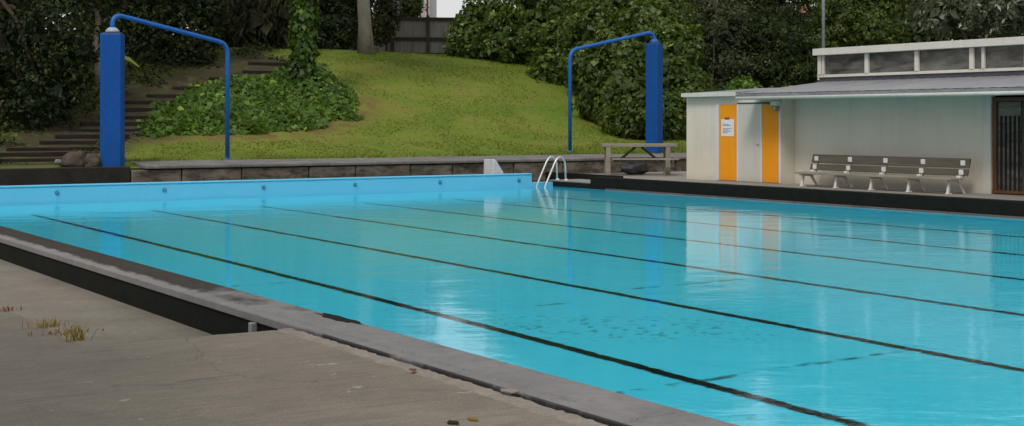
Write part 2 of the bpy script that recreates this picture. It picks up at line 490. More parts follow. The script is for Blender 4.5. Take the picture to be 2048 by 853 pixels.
L = {}
L['big'] = leaf_mat('leaf_dark_glossy', (0.007, 0.013, 0.004), (0.020, 0.036, 0.009), (0.105, 0.12, 0.035), 0.55, 0.2, 0.2)
L['tree_dark'] = leaf_mat('leaf_deep_green', (0.010, 0.019, 0.005), (0.028, 0.046, 0.011), (0.10, 0.125, 0.03), 0.55, 0.2, 0.2)
L['bright'] = leaf_mat('leaf_broad_green', (0.022, 0.046, 0.007), (0.080, 0.130, 0.019), (0.27, 0.32, 0.06), 0.45, 0.3, 0.25, 0.7)
L['grey'] = leaf_mat('leaf_grey_green', (0.024, 0.034, 0.013), (0.052, 0.070, 0.026), (0.12, 0.14, 0.062), 0.55, 0.25, 0.2)
L['olive'] = leaf_mat('leaf_olive', (0.026, 0.028, 0.011), (0.052, 0.054, 0.022), (0.095, 0.095, 0.044), 0.6, 0.2, 0.15)
L['mid'] = leaf_mat('leaf_mid_green', (0.022, 0.042, 0.007), (0.075, 0.112, 0.018), (0.19, 0.23, 0.045), 0.5, 0.3, 0.25)
L['silver'] = leaf_mat('leaf_silver', (0.022, 0.036, 0.018), (0.095, 0.115, 0.07), (0.58, 0.60, 0.46), 0.42, 0.4, 0.15, 0.9)
L['ivy'] = leaf_mat('leaf_ivy', (0.022, 0.058, 0.008), (0.092, 0.175, 0.022), (0.30, 0.40, 0.07), 0.45, 0.25, 0.25, 0.9)
L['ivy_dark'] = leaf_mat('leaf_ivy_shade', (0.014, 0.036, 0.006), (0.058, 0.115, 0.015), (0.22, 0.30, 0.05), 0.45, 0.25, 0.25, 0.9)
L['grass'] = leaf_mat('grass_blade', (0.125, 0.19, 0.018), (0.19, 0.24, 0.034), (0.28, 0.26, 0.07), 0.6, 0.2, 0.25, 0.5)
L['weed'] = leaf_mat('weed_blade', (0.22, 0.16, 0.02), (0.36, 0.22, 0.045), (0.50, 0.42, 0.10), 0.7, 0.2, 0.3)
L['rust'] = leaf_mat('dry_weed', (0.22, 0.09, 0.03), (0.33, 0.15, 0.05), (0.42, 0.24, 0.1), 0.7, 0.2, 0.2)
L['yellow'] = leaf_mat('yellow_flax_leaf', (0.36, 0.38, 0.05), (0.50, 0.50, 0.09), (0.6, 0.58, 0.15), 0.5, 0.3, 0.2)


# ------------------------------------------------------------------ foliage
def quad_mesh(name, V, mat, parent, k=4):
    """V: (N, k, 3) vertex array, one face each"""
    off = WL[parent.name] if parent is not None else Vector((0, 0, 0))
    n = len(V)
    co = (V.reshape(-1, 3) - np.array(off)[None]).astype(np.float32)
    me = bpy.data.meshes.new(name)
    me.vertices.add(n * k); me.loops.add(n * k); me.polygons.add(n)
    me.vertices.foreach_set('co', co.ravel())
    me.loops.foreach_set('vertex_index', np.arange(n * k, dtype=np.int32))
    me.polygons.foreach_set('loop_start', np.arange(0, n * k, k, dtype=np.int32))
    me.polygons.foreach_set('loop_total', np.full(n, k, dtype=np.int32))
    me.update(calc_edges=True)
    return link(name, me, mat, parent)


def unit(a):
    return a / np.maximum(np.linalg.norm(a, axis=1, keepdims=True), 1e-6)


def leaf_verts(rng, pos, nrm, size, aspect=0.55, jitter=0.6, droop=0.3):
    n = len(pos)
    N = unit(nrm + rng.normal(0, jitter, (n, 3)))
    T = np.cross(N, unit(rng.normal(0, 1, (n, 3)) + np.array([0, 0, 0.0])))
    T = unit(unit(T) + np.array([0, 0, -droop]))
    B = unit(np.cross(N, T))
    N = np.cross(T, B)
    Ls = size * rng.uniform(0.45, 1.55, (n, 1))
    W = Ls * aspect
    a = pos
    b = pos + T * Ls * 0.45 + B * W * 0.5 + N * Ls * 0.10
    c = pos + T * Ls
    d = pos + T * Ls * 0.45 - B * W * 0.5 + N * Ls * 0.10
    return np.stack([a, b, c, d], 1)


def crown_verts(seed, lumps, n, size, clump=0.4, aspect=0.55, inner=0.55, droop=0.3, flat=0.7, fill=0.22, jitter=0.6):
    rng = np.random.default_rng(seed)
    out = []
    vol = np.array([(l[3] * l[4] + l[4] * l[5] + l[3] * l[5]) for l in lumps]); vol = vol / vol.sum()
    per = 34
    for l, w in zip(lumps, vol):
        c = np.array(l[:3]); r = np.array(l[3:])
        m = max(4, int(n * w / per))
        d = unit(rng.normal(0, 1, (m, 3)))
        rad = (inner + (1 - inner) * rng.uniform(0, 1, (m, 1)) ** 0.55) * rng.uniform(0.86, 1.12, (m, 1))
        cc = c + d * r * rad
        cs = clump * rng.uniform(0.55, 1.35, (m, 1))
        idx = np.repeat(np.arange(m), per)
        g_ = unit(rng.normal(0, 1, (m * per, 3))) * rng.uniform(0.3, 1.0, (m * per, 1)) ** 0.5
        pos = cc[idx] + g_ * cs[idx] * np.array([1, 1, flat])
        nrm = g_ * 0.7 + d[idx] * 0.6 + np.array([0, 0, 0.45])
        out.append(leaf_verts(rng, pos, nrm, size, aspect, jitter, droop))
        k = int(n * w * fill)
        d = unit(rng.normal(0, 1, (k, 3)))
        pos = c + d * r * rng.uniform(0.25, 0.82, (k, 1))
        out.append(leaf_verts(rng, pos, d, size * 1.7, 0.7, 0.5, droop))
    return np.concatenate(out)


def trunk_mb(base, top, r0, r1, seed, limbs=(), wob=0.12, seg=12):
    rnd = random.Random(seed)
    base, top = Vector(base), Vector(top)
    mb = MB()
    n = 9
    pts, rad = [], []
    for i in range(n):
        t = i / (n - 1)
        p = base.lerp(top, t)
        if 0 < i: p += Vector((rnd.uniform(-wob, wob), rnd.uniform(-wob, wob), 0)) * (0.4 + t)
        pts.append(p)
        rad.append((r0 + (r1 - r0) * t) * (1 + 0.55 * math.exp(-t * 14)) * rnd.uniform(0.93, 1.07))
    pts[0] = pts[0] - Vector((0, 0, 0.3))
    mb.tube(pts, rad, seg)
    for t, end in limbs:
        q = base.lerp(top, t); e = Vector(end)
        mid = q.lerp(e, 0.5) + Vector((0, 0, 0.15 * (e - q).length))
        rr = (r0 + (r1 - r0) * t) * 0.55
        mb.tube([q, q.lerp(mid, 0.5), mid, mid.lerp(e, 0.55), e], [rr, rr * 0.85, rr * 0.65, rr * 0.4, rr * 0.15], 8)
    return mb


def lump_limbs(base, top, lumps, k, seed):
    rnd = random.Random(seed + 50)
    out = []
    for i in range(k):
        l = lumps[i % len(lumps)]
        e = (l[0] + rnd.uniform(-.6, .6) * l[3], l[1] + rnd.uniform(-.6, .6) * l[4], l[2] + rnd.uniform(-.3, .6) * l[5])
        out.append((rnd.uniform(0.35, 0.95), e))
    return out


def tree(name, label, cat, base, lumps, n, size, leaf, bark='bark', r0=0.2, clump=0.45, seed=1, group=None, top=None, part='crown', stem='trunk', **kw):
    base = Vector(base)
    o = thing(name, label, cat, base, group)
    zmax = max(l[2] + 0.3 * l[5] for l in lumps)
    cx = sum(l[0] for l in lumps) / len(lumps); cy = sum(l[1] for l in lumps) / len(lumps)
    tp = Vector(top) if top else Vector((base.x * 0.5 + cx * 0.5, base.y * 0.5 + cy * 0.5, zmax))
    trunk_mb(base, tp, r0, r0 * 0.35, seed, lump_limbs(base, tp, lumps, 6, seed)).build(stem, M[bark], o, True)
    quad_mesh(part, crown_verts(seed, lumps, n, size, clump, **kw), L[leaf], o)
    return o


# ------------------------------------------------------------------ pool
PX0, PX1, PY0, PY1 = 4.5, 21.25, -9.0, 31.0
DEPTH = -0.88
floor = MB().box((PX0 - .1, PY0 - .1, DEPTH - .2), (PX1 + .1, PY1 + .1, DEPTH)).build('pool_floor', M['pool'])
tag(floor, 'turquoise painted pool floor with black lane lines', 'pool floor', kind='structure')
for k in range(1, 7):
    xx = PX0 + 2.39 * k
    MB().box((xx - 0.062, PY0 + 1.5, DEPTH + 0.001), (xx + 0.062, 28.0, DEPTH + 0.006)).build('lane_line', M['line'], floor)
wat = MB().add([(PX0, PY0, 0), (PX1, PY0, 0), (PX1, PY1, 0), (PX0, PY1, 0)], [(0, 1, 2, 3)]).build('water', M['water'])
tag(wat, 'clear rippled swimming pool water reflecting the building and trees', 'water', kind='structure')

# far end wall
XN = 20.57
ew = thing('pool_end_wall', 'light blue painted end wall of the pool with small dark lane anchors', 'pool wall', (12.9, 31, 0))
MB().box((PX0 - 0.4, PY1, DEPTH - .1), (XN, PY1 + 0.22, 0.315)).box((XN, PY1, DEPTH - .1), (PX1 - .001, PY1 + 0.22, 0.11)).build('wall', M['end_blue'], ew, bev=0.008)
MB().box((PX0 - 0.4, PY1 - 0.018, 0.318), (XN + .004, PY1 + 0.28, 0.352)).build('rim', M['end_blue'], ew, bev=0.012)
for k in range(7):
    xx = 5.76 + 2.4 * k
    MB().tube([(xx, PY1 - 0.012, 0.175), (xx, PY1 + 0.03, 0.175)], 0.055, 14).tube([(xx, PY1 - 0.05, 0.175), (xx, PY1, 0.175)], 0.02, 8).build('lane_anchor', M['anchor'], ew)
# far walkway and its dark gutter
wk = MB().box((-12, PY1 + .28, -.4), (22.3, 33.0, 0.07)).build('walkway', M['dark_conc'])
tag(wk, kind='structure')
# inner near and end faces of the basin
nb = MB().box((PX0 - 0.10, PY0 - .2, DEPTH - .1), (PX0 - 0.001, PY1 - .001, 0.16)).build('pool_basin_wall', M['pool'])
tag(nb, 'turquoise inner wall of the pool below the near kerb', 'pool wall')
sb = MB().box((PX0 - .09, PY0 - .35, DEPTH - .1), (PX1, PY0, 0.2)).build('pool_basin_wall', M['pool'])
tag(sb, 'turquoise inner wall at the near end of the pool behind the viewer', 'pool wall')

# right hand black wall
rw = thing('pool_side_wall', 'low black painted wall along the pool in front of the building', 'pool wall', (21.4, 15, 0))
YN = 29.3
MB().box((PX1, PY0, -.12), (PX1 + 0.30, YN, 0.30)).build('wall', M['black'], rw, bev=0.01)
MB().box((PX1, YN + .002, -.12), (PX1 + 0.30, PY1 + .2, 0.125)).build('notch', M['black'], rw, bev=0.01)
MB().box((PX1 + .004, PY0, DEPTH - .1), (PX1 + 0.28, PY1, -.123)).build('basin_face', M['pool'], rw)
MB().box((PX1 - 0.05, PY0, -0.05), (PX1 - .002, 28.6, 0.03)).build('ledge', M['ledge'], rw, bev=0.008)
MB().box((PX1 + .01, YN + 0.01, 0.128), (PX1 + 1.0, PY1 + 0.2, 0.16)).build('step_slab', M['conc'], rw, bev=0.006)
MB().box((22.32, YN + .05, -.1), (22.36, 33.0, 0.30)).build('riser', M['black'], rw)

# right deck
dk = MB().prism([(PX1 + .302, PY0), (60, PY0), (60, 33.0), (22.37, 33.0), (22.37, YN + .01), (PX1 + .302, YN + .01)], -.4, 0.215).build('deck', M['conc'])
tag(dk, kind='structure')

# near kerb
ck = thing('pool_kerb', 'raised concrete kerb with dark wet inner strip along the near side of the pool', 'pool kerb', (4.3, 10, 0))
MB().box((4.115, PY0, -.5), (4.40, 33.0, 0.222)).build('wall', M['black'], ck)
prof = [(4.095, 0.225), (4.52, 0.225), (4.52, 0.292), (4.51, 0.302), (4.20, 0.302), (4.185, 0.290), (4.102, 0.289), (4.095, 0.280)]
kb = MB()
ys = [PY0 + 0.0]
rk = random.Random(3)
y = PY0
while y < 33.0:
    y2 = min(y + 2.4, 33.0)
    kb.profile_y([(a, b + 0.0) for a, b in prof], y, y2 - 0.006)
    y = y2
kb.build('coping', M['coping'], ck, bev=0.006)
# black patch on the coping painting the dark of the open overflow gap
gp = PZ(668, 638, 0.30)
dark_patch = MB()
hp = []
for i in range(22):
    a = 2 * math.pi * i / 22
    rr = 1 + 0.28 * rk.uniform(-1, 1)
    hp.append((gp.x + 0.03 + 0.06 * math.cos(a) * rr, gp.y + 0.33 * math.sin(a) * rr))
dark_patch.prism(hp, 0.290, 0.3045)
dark_patch.build('overflow_gap_dark', M['black'], ck)
pp = PX(506, 630, 4.085)
MB().box((4.055, pp.y - 0.028, 0.0), (4.112, pp.y + 0.028, 0.224)).build('drain_pipe', M['grey_metal'], ck, bev=0.01)

# near decks
SX, SY = 2.6, 9.2
up = MB()
edge = [(3.95, SY)]
rd = random.Random(11)
for i in range(1, 9): edge.append((3.95 - (3.95 - SX) * i / 9, SY + rd.uniform(-.025, .025)))
edge.append((SX, SY + 0.02))
for i in range(1, 26): edge.append((SX + rd.uniform(-.03, .03), SY + (33 - SY) * i / 25))
poly = [(-60, -40), (3.95, -40)] + edge + [(-60, 33)]
up.prism(poly, -0.3, 0.28)
dk2 = up.build('deck', M['deck'], bev=0.03)
tag(dk2, kind='structure')
ld = MB().box((SX - .5, 8.5, -.35), (4.112, 33.0, 0.010)).build('low_path', M['low_deck'])
tag(ld, kind='structure')
# broken mortar fillet between deck and kerb
mt = MB()
n = 260
vs, fs = [], []
rm = random.Random(5)
off = 0
for i in range(n + 1):
    yy = -2 + (SY - 0.05 + 2) * i / n
    off = off * 0.8 + rm.uniform(-.012, .012)
    xl = 3.925 + off
    xr = 4.035 + rm.uniform(-.008, .008) + 0.045 * max(0, min(1, mnoise.noise((0, yy * 1.7, 5)) * 5 - 2.1))
    h = 0.288 + rm.uniform(-.004, .003)
    vs += [(xl - 0.012, yy, 0.272), (xl, yy, h - 0.004), (xl + 0.05, yy, h), (xr, yy, h - .002), (xr + .002, yy, 0.1)]
for i in range(n):
    for k in range(4):
        a = i * 5 + k
        fs.append((a, a + 1, a + 6, a + 5))
mt.add(vs, fs)
mt.build('mortar_edge', M['mortar'], dk2)

# ------------------------------------------------------------------ ladder at the far corner
ld_t = thing('pool_ladder', 'bent steel handrail ladder over the far corner of the pool', 'pool ladder', (21.0, 30.2, 0))
for yy in (30.48, 30.88):
    pts = [(20.48, yy, -0.7), (20.55, yy, -0.2), (20.72, yy, 0.18), (20.93, yy, 0.60)]
    for a in range(0, 181, 15):
        t = a / 180
        pts.append((20.95 + 0.33 * t + 0.0, yy, 0.64 + 0.15 * math.sin(R(a)) + 0.0 * t))
    pts += [(21.295, yy, 0.5), (21.30, yy, 0.165)]
    MB().tube(pts, 0.026, 12).build('rail', M['steel'], ld_t, True)
    MB().lathe((21.315, yy, 0.16), [(0.055, 0), (0.055, 0.02), (0.03, 0.05)], 14).build('foot_flange', M['white'], ld_t, True)
for zz, xx in ((-0.25, 20.54), (-0.55, 20.50)):
    MB().box((xx - .04, 30.48, zz), (xx + .04, 30.88, zz + 0.03)).build('rung', M['steel'], ld_t)

# starting block behind the end wall
b0 = PY(976, 350, 31.7)
sbk = thing('starting_block', 'small white wedge shaped block behind the blue end wall', 'starting block', (b0.x, 31.7, 0.07))
xs = [PY(p, 350, 31.7).x for p in (976, 979, 996)]
mbk = MB()
pf = [(xs[0], 0.07), (xs[2] + .05, 0.07), (xs[2] + .02, 0.38), (xs[1] + .06, 0.70), (xs[1] - .02, 0.735), (xs[0] + .02, 0.71)]
nn = len(pf)
mbk.add([(x, 31.45, z) for x, z in pf] + [(x, 31.95, z) for x, z in pf], [tuple(range(nn)), tuple(reversed(range(nn, 2 * nn)))] + [((i + 1) % nn, i, nn + i, nn + (i + 1) % nn) for i in range(nn)])
mbk.build('body', M['block_white'], sbk, bev=0.02)
MB().box((xs[0] - .02, 31.43, 0.072), (xs[2] + .08, 31.97, 0.12)).build('base_plate', M['conc'], sbk)

# ------------------------------------------------------------------ retaining wall, terrace, bank
YW = 33.0
xb = PY(262, 337, YW).x
wl = thing('stone_wall', 'low retaining wall of rough grey stone blocks under a concrete cap', 'retaining wall', (20, YW, 0))
bl = MB()
rb = random.Random(21)
x = xb
while x < 31.0:
    w = rb.uniform(1.1, 2.0)
    d = rb.uniform(-0.03, 0.03)
    bl.box((x + .012, YW - 0.03 + d, 0.0), (min(x + w, 31) - .012, YW + 0.4, 0.57 + rb.uniform(-.012, .004)))
    x += w
bl.build('blocks', M['block'], wl, bev=0.025)
MB().box((xb, YW + 0.05, -0.2), (31, YW + 0.5, 0.555)).build('backing', M['dark_conc'], wl)
cp = MB()
x = xb + 0.35
while x < 31.0:
    w = 2.4
    dz = rb.uniform(-.008, .008)
    cp.add(*[[], []])
    x1 = min(x + w, 31) - .01
    z0, z1 = 0.585 + dz, 0.665 + dz
    cp.add([(x, YW - .09, z0), (x1, YW - .09, z0), (x1, YW + 1.25, z0), (x, YW + 1.25, z0), (x, YW - .09, z1), (x1, YW - .09, z1), (x1, YW + 1.25, z1 + .075), (x, YW + 1.25, z1 + .075)],
           [(0, 3, 2, 1), (4, 5, 6, 7), (0, 1, 5, 4), (1, 2, 6, 5), (2, 3, 7, 6), (3, 0, 4, 7)])
    x += w
cp.build('cap', M['cap'], wl, bev=0.02)
bw = thing('dark_wall', 'plain blackened concrete wall at the foot of the steps', 'retaining wall', (5, YW, 0))
MB().box((-30, YW, -0.2), (xb - .01, YW + 0.35, 0.655)).build('face', M['dark_conc'], bw, bev=0.02)
MB().box((-30, YW - 0.02, 0.0), (xb - .012, YW - .002, 0.16)).build('plinth', M['black'], bw)

ivy_poly = [(268, 262), (300, 236), (345, 205), (420, 168), (500, 160), (560, 152), (588, 130), (636, 130), (668, 160), (700, 188), (722, 214), (706, 236), (640, 258), (520, 270), (400, 272), (300, 274)]
ivy_w = [HP(a, b) for a, b in ivy_poly]
earth_line = [HP(a, b) for a, b in ((280, 278), (400, 276), (520, 274), (620, 264), (690, 248), (730, 225), (740, 205))]
ivy_base = HP(607, 196)


def inpoly(x, y, poly):
    c = False
    j = len(poly) - 1
    for i in range(len(poly)):
        xi, yi, xj, yj = poly[i][0], poly[i][1], poly[j][0], poly[j][1]
        if (yi > y) != (yj > y) and x < (xj - xi) * (y - yi) / (yj - yi) + xi: c = not c
        j = i
    return c


def segdist(x, y, a, b):
    ax, ay, bx, by = a[0], a[1], b[0], b[1]
    t = ((x - ax) * (bx - ax) + (y - ay) * (by - ay)) / max(1e-9, (bx - ax) ** 2 + (by - ay) ** 2)
    t = min(1, max(0, t))
    return math.hypot(x - ax - t * (bx - ax), y - ay - t * (by - ay))


gx = list(np.arange(-90, 5, 5.0)) + list(np.arange(5, 46, 0.3)) + list(np.arange(46, 200, 6.0))
gy = [33.38] + list(np.arange(34.2, 54, 0.3)) + list(np.arange(54, 230, 6.0))
hv, hf, he, hs = [], [], [], []
step_w = [HP(a, b) for a, b in ((60, 322), (150, 270), (265, 240), (320, 200), (480, 152), (530, 128))]
for yy in gy:
    for xx in gx:
        z = hz(xx, yy) if yy > 34 else 0.60
        hv.append((xx, yy, z))
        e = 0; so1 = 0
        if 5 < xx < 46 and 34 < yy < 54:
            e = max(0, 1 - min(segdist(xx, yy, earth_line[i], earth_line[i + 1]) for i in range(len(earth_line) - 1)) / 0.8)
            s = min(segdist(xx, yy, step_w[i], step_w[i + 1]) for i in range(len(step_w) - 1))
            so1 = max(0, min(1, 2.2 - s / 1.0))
            if xx < step_w[0].x + (yy - 33.8) * 0.82 + 0.3: so1 = max(so1, 0.85)  # bank left of the steps darkened too, as painted tree shade
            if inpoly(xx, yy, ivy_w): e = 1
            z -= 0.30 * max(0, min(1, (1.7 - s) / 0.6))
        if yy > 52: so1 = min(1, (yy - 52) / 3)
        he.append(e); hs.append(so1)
w_ = len(gx)
for j in range(len(gy) - 1):
    for i in range(w_ - 1):
        a = j * w_ + i
        hf.append((a, a + 1, a + w_ + 1, a + w_))
hb = MB(); hb.v, hb.f = hv, hf
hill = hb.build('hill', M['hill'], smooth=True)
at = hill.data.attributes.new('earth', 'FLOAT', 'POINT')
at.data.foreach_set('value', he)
at = hill.data.attributes.new('soil_shade', 'FLOAT', 'POINT')
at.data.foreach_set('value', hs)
tag(hill, kind='structure')
# the flat land round about (with the pool enclosure left out)
gr = MB()
for a, b in (((-600, -600), (600, -9.4)), ((60.05, -9.4), (600, 33.3)), ((-600, -9.4), (-60.05, 33.3)), ((-600, 33.3), (600, 34.0))):
    gr.add([(a[0], a[1], 0.12), (b[0], a[1], 0.12), (b[0], b[1], 0.12), (a[0], b[1], 0.12)], [(0, 1, 2, 3)])
gr.add([(-600, 34, .12), (600, 34, .12), (600, 900, .12), (-600, 900, .12)], [(0, 1, 2, 3)])
tag(gr.build('ground', M['hill']), kind='structure')

# short grass on the bank
rng = np.random.default_rng(4)
pts = []
tries = 0
while len(pts) < 60000:
    yy = 34.35 + 16.5 * rng.random() ** 1.25
    xx = rng.uniform(8, 36)
    s = min(segdist(xx, yy, step_w[i], step_w[i + 1]) for i in range(len(step_w) - 1))
    if s < 1.2 or (mnoise.noise((xx * .5, yy * .5, 0)) > 0.05 and rng.random() < 0.75): continue
    if rng.random() < 0.85 and min(segdist(xx, yy, earth_line[i], earth_line[i + 1]) for i in range(len(earth_line) - 1)) < 0.65: continue
    pts.append((xx, yy, hz(xx, yy) - 0.005))
pts = np.array(pts)
n = len(pts)
ragged = pts[:, 1] < 34.62
hgt = rng.uniform(0.02, 0.055, (n, 1)); ang = rng.uniform(0, 6.283, n); wd = rng.uniform(0.012, 0.03, (n, 1))
hgt[ragged] *= 2.2
pts[ragged, 1] -= 0.12
side = np.stack([np.cos(ang), np.sin(ang), np.zeros(n)], 1) * wd
tip = pts + np.stack([rng.normal(0, .03, n), rng.normal(0, .03, n), np.zeros(n)], 1) + np.array([0, 0, 1]) * hgt
go = quad_mesh('grass', np.stack([pts - side, pts + side, tip], 1), L['grass'], None, 3)
tag(go, 'short green and straw coloured grass on the bank', 'grass', kind='stuff')

# ------------------------------------------------------------------ steps up the bank
steps = [  # left px, right px, top-edge y
    (-70, 128, 331), (-60, 132, 319), (-40, 150, 308), (0, 205, 296), (70, 205, 284), (100, 240, 271), (128, 290, 259), (150, 300, 246),
    (190, 312, 233), (225, 318, 218), (235, 345, 203), (285, 385, 190), (340, 402, 175), (405, 545, 158), (475, 580, 143), (488, 578, 126)]
st = thing('timber_steps', 'flight of old dark sleeper steps climbing the grassy bank', 'steps', HP(60, 330))
SP = [HP((a + b) / 2, yy + 6) for a, b, yy in steps]
for i, (a, b, yy) in enumerate(steps):
    p = SP[i]
    dep = 0.9 if i + 1 == len(steps) else max(0.5, SP[i + 1].y - p.y + 0.02)
    pl = P(a, yy, (p.x * CF[0] + p.y * CF[1])); pr = P(b, yy, (p.x * CF[0] + p.y * CF[1]))
    z1 = pl.z
    w = (pr - pl).length
    jy = random.uniform(-.02, .02)
    MB().box((pl.x, p.y - 0.07, z1 - 0.26), (pl.x + w / .95, p.y + 0.07, z1 + jy + 0.03)).build('riser', M['sleeper'], st, bev=0.015)
    MB().box((pl.x + .03, p.y + 0.071, z1 - 0.3), (pl.x + w / .95 - .03, p.y + dep, z1 - 0.03 + jy)).build('tread', M['tread'], st, bev=0.02)


def rock(name, label, c, r, seed, mat, group=None, sq=(1, 1, 0.8)):
    import bmesh
    bm = bmesh.new()
    bmesh.ops.create_icosphere(bm, subdivisions=3, radius=1)
    for v in bm.verts:
        d = 1 + 0.34 * mnoise.noise(v.co * 1.5 + Vector((seed, 0, 0))) + 0.26 * mnoise.noise(v.co * 3.4 + Vector((0, seed, 0)))
        v.co = Vector((v.co.x * d * r * sq[0], v.co.y * d * r * sq[1], v.co.z * d * r * sq[2]))
    me = bpy.data.meshes.new(name)
    bm.to_mesh(me); bm.free()
    for p in me.polygons: p.use_smooth = True
    o = link(name, me, mat)
    o.location = c
    return tag(o, label, name.replace('_', ' '), group)


q = PY(150, 314, 33.75)
rock('boulder', 'brownish boulder beside the foot of the steps, left of the blue column', (q.x, q.y, 0.80), 0.31, 2.3, M['rock'])
q = PY(182, 318, 33.7)
rock('boulder', 'darker low boulder wedged against the blue column at the steps', (q.x, q.y, 0.74), 0.26, 8.1, M['rock'])
q = PY(116, 318, 33.6)
rock('stone', 'small pale stone lying on the lowest step', (q.x, q.y, 0.78), 0.08, 5.1, M['cap'])

# ------------------------------------------------------------------ blue columns with pipe arms
def pipe_column(label, pxl, pxr, ytop, ybase, Ycol, px_pole, y_pole_base, Ypole, y_bend, apex, ang, capw=True):
    c = PY((pxl + pxr) / 2, ybase, Ycol)
    D = c.x * CF[0] + c.y * CF[1]
    w = (pxr - pxl) * D / F
    zt = H - (ytop - HY) * D / F
    o = thing('pipe_column', label, 'pipe column', (c.x, c.y, c.z), 'blue columns with pipe arms on the bank')
    a = w / 2
    half = a / (abs(math.cos(ang)) + abs(math.sin(ang)))
    col = MB().box((c.x - half, c.y - half, c.z - 0.25), (c.x + half, c.y + half, zt))
    col.rot(R(-32.7) + ang, (c.x, c.y))
    cl = col.build('padding', M['blue'], o, bev=0.03)
    band = MB()
    for zz in (zt - 0.02, c.z + 1.0, c.z + 2.0):
        pass
    MB().lathe((c.x, c.y, zt), [(half * 0.95, 0.0), (half * 0.95, 0.03), (half * 0.80, 0.035)], 24).build('collar', M['flash'], o)
    MB().lathe((c.x, c.y, zt + 0.033), [(half * 0.68, 0), (half * 0.66, 0.04), (half * 0.45, 0.10), (half * 0.3, 0.12)], 24).build('cap', M['cap_grey' if capw else 'pipe'], o, True)
    b = PY(px_pole, y_pole_base, Ypole)
    Db = b.x * CF[0] + b.y * CF[1]
    zb = H - (y_bend - HY) * Db / F
    za = H - (apex - HY) * D / F
    top = Vector((c.x, c.y, za)); side = Vector((b.x, b.y, zb))
    d = (side - top).normalized()
    rad = 0.28
    pts = [Vector((c.x, c.y, zt + 0.06)), Vector((c.x, c.y, za - rad))]
    corner = top
    p0, p2 = Vector((c.x, c.y, za - rad)), corner + d * rad
    for i in range(1, 9):
        t = i / 9
        pts.append(p0 * (1 - t) ** 2 + corner * 2 * t * (1 - t) + p2 * t * t)
    pts.append(p2)
    q0, q2 = side - d * rad, side - Vector((0, 0, rad))
    pts.append(q0)
    for i in range(1, 9):
        t = i / 9
        pts.append(q0 * (1 - t) ** 2 + side * 2 * t * (1 - t) + q2 * t * t)
    pts += [q2, Vector((b.x, b.y, b.z - 0.2))]
    MB().tube(pts, 0.056, 14).build('pipe', M['pipe'], o, True)
    MB().lathe((b.x, b.y, b.z - 0.03), [(0.10, 0), (0.10, 0.03), (0.07, 0.05)], 16).build('foot_flange', M['pipe'], o, True)
    return o


pipe_column('blue square column with white capped pipe arm beside the timber steps', 203, 247, 68, 335, 33.65, 455, 319, 34.3, 88, 28, R(4))
pipe_column('blue square column with pipe arm standing behind the picnic table', 1290, 1327, 88, 300, 34.4, 1140, 303, 34.6, 101, 64, R(-32), False)

# ------------------------------------------------------------------ ivy
rng = np.random.default_rng(9)
pos, nrm = [], []
xs_ = [p.x for p in ivy_w]; ys_ = [p.y for p in ivy_w]
while len(pos) < 17000:
    x, y = rng.uniform(min(xs_), max(xs_)), rng.uniform(min(ys_), max(ys_))
    if not inpoly(x + 0.35 * mnoise.noise((x, y, 4)), y + 0.5 * mnoise.noise((x, y, 9)), ivy_w): continue
    dd = math.hypot(x - ivy_base.x, y - ivy_base.y)
    edge_d = min(segdist(x, y, ivy_w[i], ivy_w[(i + 1) % len(ivy_w)]) for i in range(len(ivy_w)))
    mound = min(1.0, edge_d / 0.9) * (0.30 + 0.22 * mnoise.noise((x * 1.1, y * 1.1, 0))) + 0.5 * math.exp(-(dd / 0.9) ** 2)
    e = 0.25
    hx = mnoise.noise(((x + .2) * 1.1, y * 1.1, 0)) - mnoise.noise(((x - .2) * 1.1, y * 1.1, 0))
    hy = mnoise.noise((x * 1.1, (y + .2) * 1.1, 0)) - mnoise.noise((x * 1.1, (y - .2) * 1.1, 0))
    pos.append((x, y, hz(x, y) + mound * rng.uniform(0.55, 1.0) + 0.02))
    nrm.append((-hx, -hy - 0.45, 0.9))
iv = quad_mesh('ivy', leaf_verts(rng, np.array(pos), np.array(nrm), 0.165, 0.85, 0.6, 0.4), L['ivy'], None)
tag(iv, 'bright green ivy sprawling over the bank round the ivy covered trunk', 'ivy', kind='stuff')

it = thing('ivy_tree', 'tree trunk completely wrapped in glossy green ivy, rooted in the ivy patch', 'tree', ivy_base)
ib = ivy_base
tp = P(606, -420, (ib.x * CF[0] + ib.y * CF[1]))
trunk_mb(ib, tp, 0.24, 0.12, 3, [(0.8, tp + Vector((2, 1, 1))), (0.85, tp + Vector((-2, -1, 1.2))), (0.9, tp + Vector((0.6, -2, 1.5)))]).build('trunk', M['bark'], it, True)
n = 6500
t = rng.random(n) ** 1.0
ph = rng.uniform(0, 6.283, n)
zz = ib.z + t * (tp.z - ib.z)
axis = np.array(ib)[None] * (1 - t)[:, None] + np.array(tp)[None] * t[:, None]
rr = 0.27 + 0.13 * np.array([mnoise.noise((math.cos(a) * 1.2, math.sin(a) * 1.2, z * 1.6)) for a, z in zip(ph, zz)]) + rng.uniform(0, 0.14, n) + 0.35 * np.exp(-(zz - ib.z) / 0.35)
dirs = np.stack([np.cos(ph), np.sin(ph), np.zeros(n)], 1)
quad_mesh('ivy_leaves', leaf_verts(rng, axis + dirs * rr[:, None], dirs + np.array([0, 0, .35]), 0.16, 0.85, 0.45, 0.55), L['ivy_dark'], it)
lm = [(tp.x + a, tp.y + b, tp.z + c, 2.0, 2.0, 1.3) for a, b, c in ((1.2, .6, .8), (-1.2, -.6, 1.0), (.3, -1.2, 1.4), (-.2, 1.2, 1.8))]
quad_mesh('crown', crown_verts(77, lm, 5000, 0.24, 0.5), L['mid'], it)


# ------------------------------------------------------------------ trees and shrubs
def at(px, D, y=None):
    p = P(px, 200, D)
    p.z = hz(p.x, p.y) if p.y > 34 else 0.12
    return p


